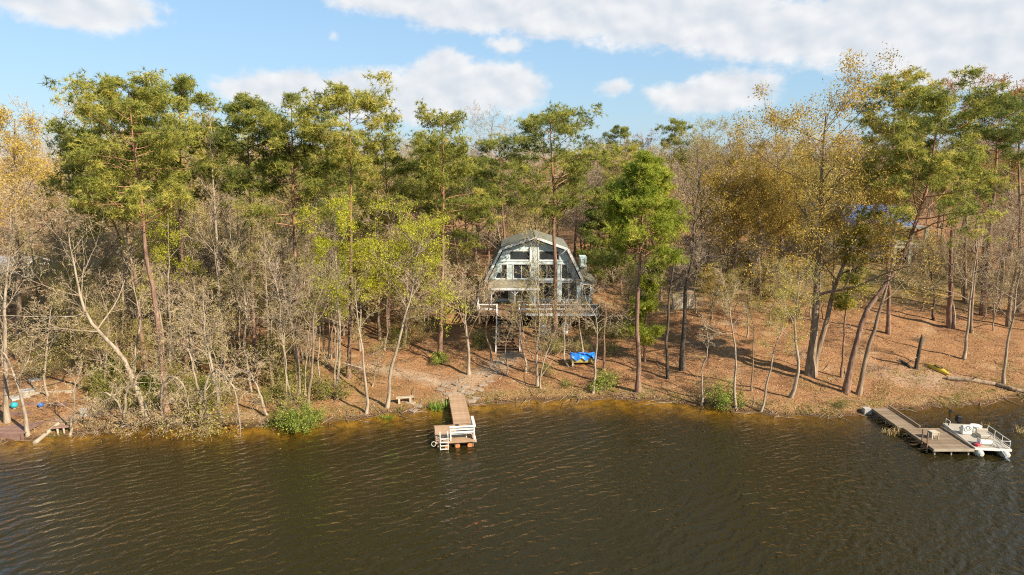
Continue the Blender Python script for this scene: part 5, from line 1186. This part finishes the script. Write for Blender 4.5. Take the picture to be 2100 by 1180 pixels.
SL = [grow_tree(520 + i, [(0, 0, 0), (rt.uniform(-.6, .6), rt.uniform(-.6, .6), 6), (rt.uniform(-1, 1), rt.uniform(-1, 1), 13)], .13, .38, 2.3, n1=15, n2=6, n3=5, n4=4, n5=2, bark='bark_pale', twig=['twig_pale', 'twig_olive', 'twig_brown'][i], ang=(25, 52), tw=.022, twob=.14) for i in range(3)]
def slender(n, x0, x1, y0, y1, s0, s1, where):
    for i in range(n):
        p = on_ground(rt.uniform(x0, x1), rt.uniform(y0, y1))
        if -4.5 < p[0] < 11 and 62 < p[1] < 86: continue
        t = plant_thing('bare_tree', SL[i % 3], p, 'slender pale-stemmed bare tree ' + where, 'bare tree', 'slender bare trees ' + where)
        s = rt.uniform(s0, s1); t.scale = (s, s, s); t.rotation_euler = (rt.uniform(-.07, .07), rt.uniform(-.1, .1), rt.uniform(0, 6.28))
slender(44, 190, 720, 660, 830, .6, 1.05, 'standing in the thicket left of the tan dock')
for q_, (a_, b_, s_, l_) in enumerate([(1008, 742, .72, 'left of the foot of the deck stairs'), (1078, 764, .8, 'just right of the deck stairs'), (1166, 752, .74, 'before the right half of the house'), (1040, 770, .55, 'below the foot of the deck stairs'), (1192, 735, .7, 'before the wing of the house')]):
    t = plant_thing('bare_tree', SL[q_ % 3], on_ground(a_, b_), 'slender bare tree ' + l_, 'bare tree', 'slender bare trees before the house'); t.scale = (s_ * 1.3, s_ * 1.3, s_); t.rotation_euler = (.03, .05 * (q_ - 2), q_ * 1.9)
slender(9, 0, 190, 640, 760, .6, 1.0, 'around the cabins at the left edge')
slender(8, 1400, 1680, 600, 700, .5, .8, 'on the open slope between the drive and the great oak')
slender(8, 1900, 2110, 580, 680, .6, 1.0, 'on the slope near the right edge')

# ------------------------------------------------------------------ the woods behind: shared tree shapes, each tree its own object
def straight(h, seed, lean=.6):
    r = random.Random(seed); return [(0, 0, 0), (r.uniform(-lean, lean), r.uniform(-lean, lean), h * .5), (r.uniform(-lean, lean), r.uniform(-lean, lean), h)]
K = {}
K['bare_brown'] = [grow_tree(400 + i, straight(13, i), .2, .3, 5.6, n1=17, n2=7, n3=6, n4=6, bark='bark_brown', twig='twig_brown', tw=.03) for i in range(4)]
K['bare_pale'] = [grow_tree(410 + i, straight(13, i + 9), .18, .3, 5.0, n1=16, n2=7, n3=6, n4=5, bark='bark_pale', twig='twig_pale', tw=.028) for i in range(2)]
K['bare_bud'] = [grow_tree(420 + i, straight(13, i + 5), .2, .3, 5.4, n1=16, n2=7, n3=6, n4=5, bark='bark_brown', twig='twig_olive', leafm='bud', nleaf=1, cut=.5, lsize=.15, tw=.026) for i in range(2)]
K['oak'] = [grow_tree(430 + i, straight(14, i + 3), .26, .28, 5.2, n1=13, n2=6, n3=5, n4=5, bark='bark_brown', twig='twig_olive', leafm='catkin', nleaf=2, lsize=.2, tw=.026) for i in range(2)]
K['rust'] = [grow_tree(435, straight(14, 31), .24, .3, 4.8, n1=13, n2=6, n3=5, n4=5, bark='bark_brown', twig='twig_brown', leafm='catkin_rust', nleaf=1, cut=.4, lsize=.18, tw=.026)]
K['pine'] = [grow_pine(440 + i, straight(20, i + 20, .4), .25, .5, 3.6, nl=36, needles='needles_dark') for i in range(2)] + [grow_pine(443, straight(19, 25, .4), .25, .58, 3.4, nl=30)]
NM = {'bare_brown': ('bare_tree', 'bare tree'), 'bare_pale': ('bare_tree', 'bare tree'), 'bare_bud': ('bare_tree', 'bare tree'), 'oak': ('budding_oak', 'oak tree'), 'rust': ('budding_oak', 'oak tree'), 'pine': ('pine_tree', 'pine tree')}
LK = {'bare_brown': 'brown bare tree', 'bare_pale': 'pale bare tree', 'bare_bud': 'bare tree with tan buds', 'oak': 'orange-budded oak', 'rust': 'rust-budded oak', 'pine': 'dark pine'}
GRP = {'bare_brown': 'brown bare trees', 'bare_pale': 'pale bare trees', 'bare_bud': 'trees with tan buds', 'oak': 'orange-budded oaks', 'rust': 'rust-budded oaks', 'pine': 'dark pines'}
BASE_H = {'bare_brown': 13, 'bare_pale': 13, 'bare_bud': 13, 'oak': 14, 'rust': 14, 'pine': 20}
def far_tree(kind, i, x, y, h, rz, where):
    ms = K[kind][i % len(K[kind])]; s = h / BASE_H[kind]
    t = plant_thing(NM[kind][0], ms, GP(x, y), f'{LK[kind]} in {where}', NM[kind][1], f'{GRP[kind]} in {where}')
    t.scale = (s * rt.uniform(.9, 1.15),) * 2 + (s,); t.rotation_euler = (0, 0, rz)
def clear(x, y, dmin):
    if 70 < y < 96 and .50 * y < x < .60 * y: return False     # the view up to the blue-roofed house stays open
    if any((x - a) ** 2 + (y - b) ** 2 < dmin * dmin for a, b in placed): return False
    if -4 < x < 12 and 68 < y < 86: return False          # house
    if abs(x - (20 + (y - 76) * .16)) < 3.0 and 74 < y < 104: return False   # drive
    for (a, b, rx, ry) in ((53, 98, 11, 9), (42, 105, 6, 6), (-57, 88, 7, 7), (-52, 75, 7, 6), (44, 86, 16, 6), (30, 99, 7, 5)):
        if abs(x - a) < rx and abs(y - b) < ry: return False
    placed.append((x, y)); return True
def fill(n, x0, x1, y0, y1, kinds, h0, h1, where, dmin=2.6, wedge=True):
    c = 0; tries = 0
    while c < n and tries < n * 30:
        tries += 1; y = rt.uniform(y0, y1); x = rt.uniform(x0, x1) * (y / y0 if wedge else 1)
        if not clear(x, y, dmin): continue
        k = rt.choice(kinds); h = rt.uniform(h0, h1) * (1.25 if k == 'pine' else 1)
        far_tree(k, rt.randrange(9), x, y, h, rt.uniform(0, 6.28), where); c += 1
bb = ['bare_brown'] * 4 + ['bare_pale', 'bare_bud', 'bare_bud']
fill(26, -52, -10, 64, 80, ['bare_brown', 'bare_bud', 'bare_pale', 'bare_bud'], 8, 13, 'the left bank woods', 2.4, False)
fill(46, -62, -8, 80, 112, bb + ['oak'], 11, 15, 'the woods behind the left pines')
fill(14, -62, -30, 78, 100, ['oak', 'bare_bud'], 13, 17, 'the woods at the left edge', wedge=False)
fill(40, -10, 22, 86, 112, bb + ['bare_brown', 'bare_bud'], 10, 14, 'the woods right behind the gambrel house')
fill(48, 14, 62, 100, 135, bb + ['oak', 'oak'], 10, 14, 'the woods beyond the drive')
fill(14, -34, 16, 80, 100, ['pine'], 11, 14, 'the woods beside and behind the house', wedge=False)
fill(17, 15, 44, 78, 102, ['oak', 'oak', 'bare_bud'], 10.5, 15, 'the woods along the drive')
fill(26, 52, 78, 84, 120, ['bare_brown', 'bare_brown', 'bare_pale', 'rust', 'bare_bud'], 12, 17, 'the woods at the right edge', wedge=False)
fill(10, 52, 76, 66, 84, ['bare_brown', 'bare_pale'], 10, 14, 'the slope at the right edge', wedge=False)
fill(24, -80, 80, 125, 165, bb + ['rust'], 11, 14.5, 'the far woods', 3.5, False)
for i, (tx, ty, Y, k, lab) in enumerate([(1270, 263, 128, 'pine', 'small dark round-topped pine rising above the far woods right of the house'), (1386, 252, 118, 'pine', 'dark ragged pine rising above the far woods over the drive'), (1865, 136, 92, 'pine', 'dark flat-topped pine rising behind the great oak'),
                                         (1012, 248, 105, 'bare_pale', 'grey bare treetop rising against the cloud behind the house'), (1320, 285, 120, 'rust', 'rust-tinged treetop between the two small far pines'), (120, 225, 84, 'bare_pale', 'grey bare treetop against the sky left of the broad pine'), (1450, 268, 116, 'bare_bud', 'tall tan-budded treetop right of the dark ragged pine'),
                                         (2060, 200, 88, 'pine', 'dark pine behind the rust-budded oak at the right edge'), (455, 250, 82, 'pine', 'dark pine behind the very tall pale bare tree'), (870, 330, 84, 'pine', 'dark pine behind the open-crowned pine left of the house'), (1000, 330, 90, 'pine', 'dark low pine behind the roof of the house'), (660, 300, 84, 'pine', 'dark pine between the red-trunked pine and the umbrella-topped pine')]):
    p = at_y(tx, ty, Y); g0 = float(ground_h(p[0], Y)); h = p[2] - g0
    far_tree(k, i, p[0], Y, h, i * 1.7, 'x'); o = COL.objects[-3] if False else None
    t = [q for q in bpy.data.objects if q.get('group', '').endswith(' in x')][0]; t['label'] = lab; del t['group']
# the far wood that reads as one mass
g = Plant(900); r = g.r; n = 1300
X = r.uniform(-260, 260, n); Y = 140 + r.uniform(0, 1, n) ** 1.3 * 260; Z = ground_h(X, Y); H_ = r.uniform(10, 14.5, n)
C = np.repeat(np.stack([X, Y, Z], 1), 90, 0); hh = np.repeat(H_, 90); t_ = r.uniform(.25, 1, len(C)); rad = 3.6 * np.sin(np.pi * (.15 + .8 * t_))
C = C + np.stack([r.normal(0, .5, len(C)) * rad, r.normal(0, .5, len(C)) * rad, t_ * hh], 1)
dv = norm(r.normal(size=(len(C), 3)) + np.array([0, 0, 1.0])) * r.uniform(.8, 2.0, len(C))[:, None]
g.slivers('w', np.stack([C, C + dv], 1), np.full(len(C), .10), 0, np.clip(np.repeat(r.normal(.5, .2, n), 90) + r.normal(0, .12, len(C)), 0, 1))
Pt = np.stack([np.stack([X, Y, Z - .3], 1), np.stack([X, Y, Z + H_ * .6], 1)], 1); g.tubes('w', Pt, np.stack([np.full(n, .2), np.full(n, .08)], 1), 4, 0)
link('distant_woods', g.meshes({'w': ['twig_brown']})['w'], kind='stuff')

# ------------------------------------------------------------------ labels of the many: each told by the landmark it stands next to in view
LAND = {1: 'the broadest round-crowned pine', 4: 'the tall straight pine by the broad-crowned one', 5: 'the slim dark-crowned pine', 6: 'the straight red-trunked pine', 7: 'the umbrella-topped pine', 9: 'the open-crowned pine by the house', 11: 'the thick-trunked pine before the house',
        13: 'the bright green cone-shaped pine', 14: 'the small drooping bright green pine', 15: 'the leaning crooked pine', 16: 'the thin pink-stemmed young pine', 18: 'the thick dark-trunked pine', 19: 'the rust-mixed pine at the right edge', 20: 'the thin pink-stemmed tree by the tarp',
        31: 'the very tall pale bare tree', 32: 'the long curving pale tree', 33: 'the pale tree on the timber landing', 34: 'the left-leaning tree by the landing', 35: 'the short forked tree by the reddish bench', 36: 'the drooping tree over the water', 38: 'the crooked elbow-branched tree', 39: 'the crooked fork-topped tree', 40: 'the arching pale tree',
        41: 'the brown bare tree by the red-trunked pine', 43: 'the ivy-clad tree', 44: 'the slender pale tree by the slab bench', 45: 'the tangled drooping tree before the deck', 46: 'the many-stemmed tree before the stairs', 48: 'the drooping tree before the tarp', 49: 'the dark tree with the pale foot', 50: 'the large dark bare tree by the drive',
        51: 'the thin crooked sapling at the water', 52: 'the grey crooked sapling', 53: 'the straight thin stem on the slope', 54: 'the leaning green-budded sapling', 55: 'the pale grey tree by the great oak', 57: 'the pale slender level-branched tree', 58: 'the twin-stemmed tree by the fallen log', 59: 'the thick grey-brown edge tree', 61: 'the short dark tree by the porch',
        62: 'the thin bare tree by the blue pot', 71: 'the great orange oak', 79: 'the small orange tree by the drive', 81: 'the pale-trunked yellow-green tree', 82: 'the yellow-green tree above the slab bench', 83: 'the brightest yellow-green tree', 84: 'the yellow-green tree among the pines'}
def to_px(p):
    x, y, z = p[0], p[1], p[2] - CAMH; dep = y * math.cos(PITCH) - z * math.sin(PITCH); u = y * math.sin(PITCH) + z * math.cos(PITCH)
    return 1050 + F * x / dep, 590 - F * u / dep, dep
marks = [(LAND[k], to_px(b)) for k, b in SPECIAL.items() if k in LAND]
taken = {}
for o in list(COL.objects):
    g_ = o.get('group', '')
    if o.parent or o.name.split('.')[0] not in ('shrub', 'understory_tree', 'bare_tree', 'budding_oak', 'pine_tree', 'brush_pile') or not (' in the ' in g_ or ' on the ' in g_ or ' around ' in g_ or 'shrubs' in g_ or 'along' in g_ or 'beside' in g_) or 'far woods' in g_ or 'lake bank' in g_: continue
    x, y, dep = to_px(o.location)
    if dep > 112: continue
    head = re.split(r' (?:in|on|around|among|below|along|beside|standing) ', o['label'])[0]; opts = []
    for nm, (mx, my, md) in marks:
        dx, dy = x - mx, dep - md
        if abs(dx) > 130 or abs(dy) > 32: continue
        side = 'left' if dx < 0 else 'right'
        if abs(dx) < 16: rel = ('right behind ' if dy < 9 else 'far behind ') if dy > 0 else 'in front of '
        elif abs(dy) < 3: rel = f'just {side} of '
        elif dy > 0: rel = (f'behind and {side} of ' if dy < 12 else f'well behind and {side} of ')
        else: rel = f'in front and {side} of '
        opts.append((abs(dx) + 4 * abs(dy), rel + nm))
    for _, w in sorted(opts)[:9]:
        lab = head + ' ' + w
        if lab not in taken and len(lab.split()) <= 16: taken[lab] = 1; o['label'] = lab; break
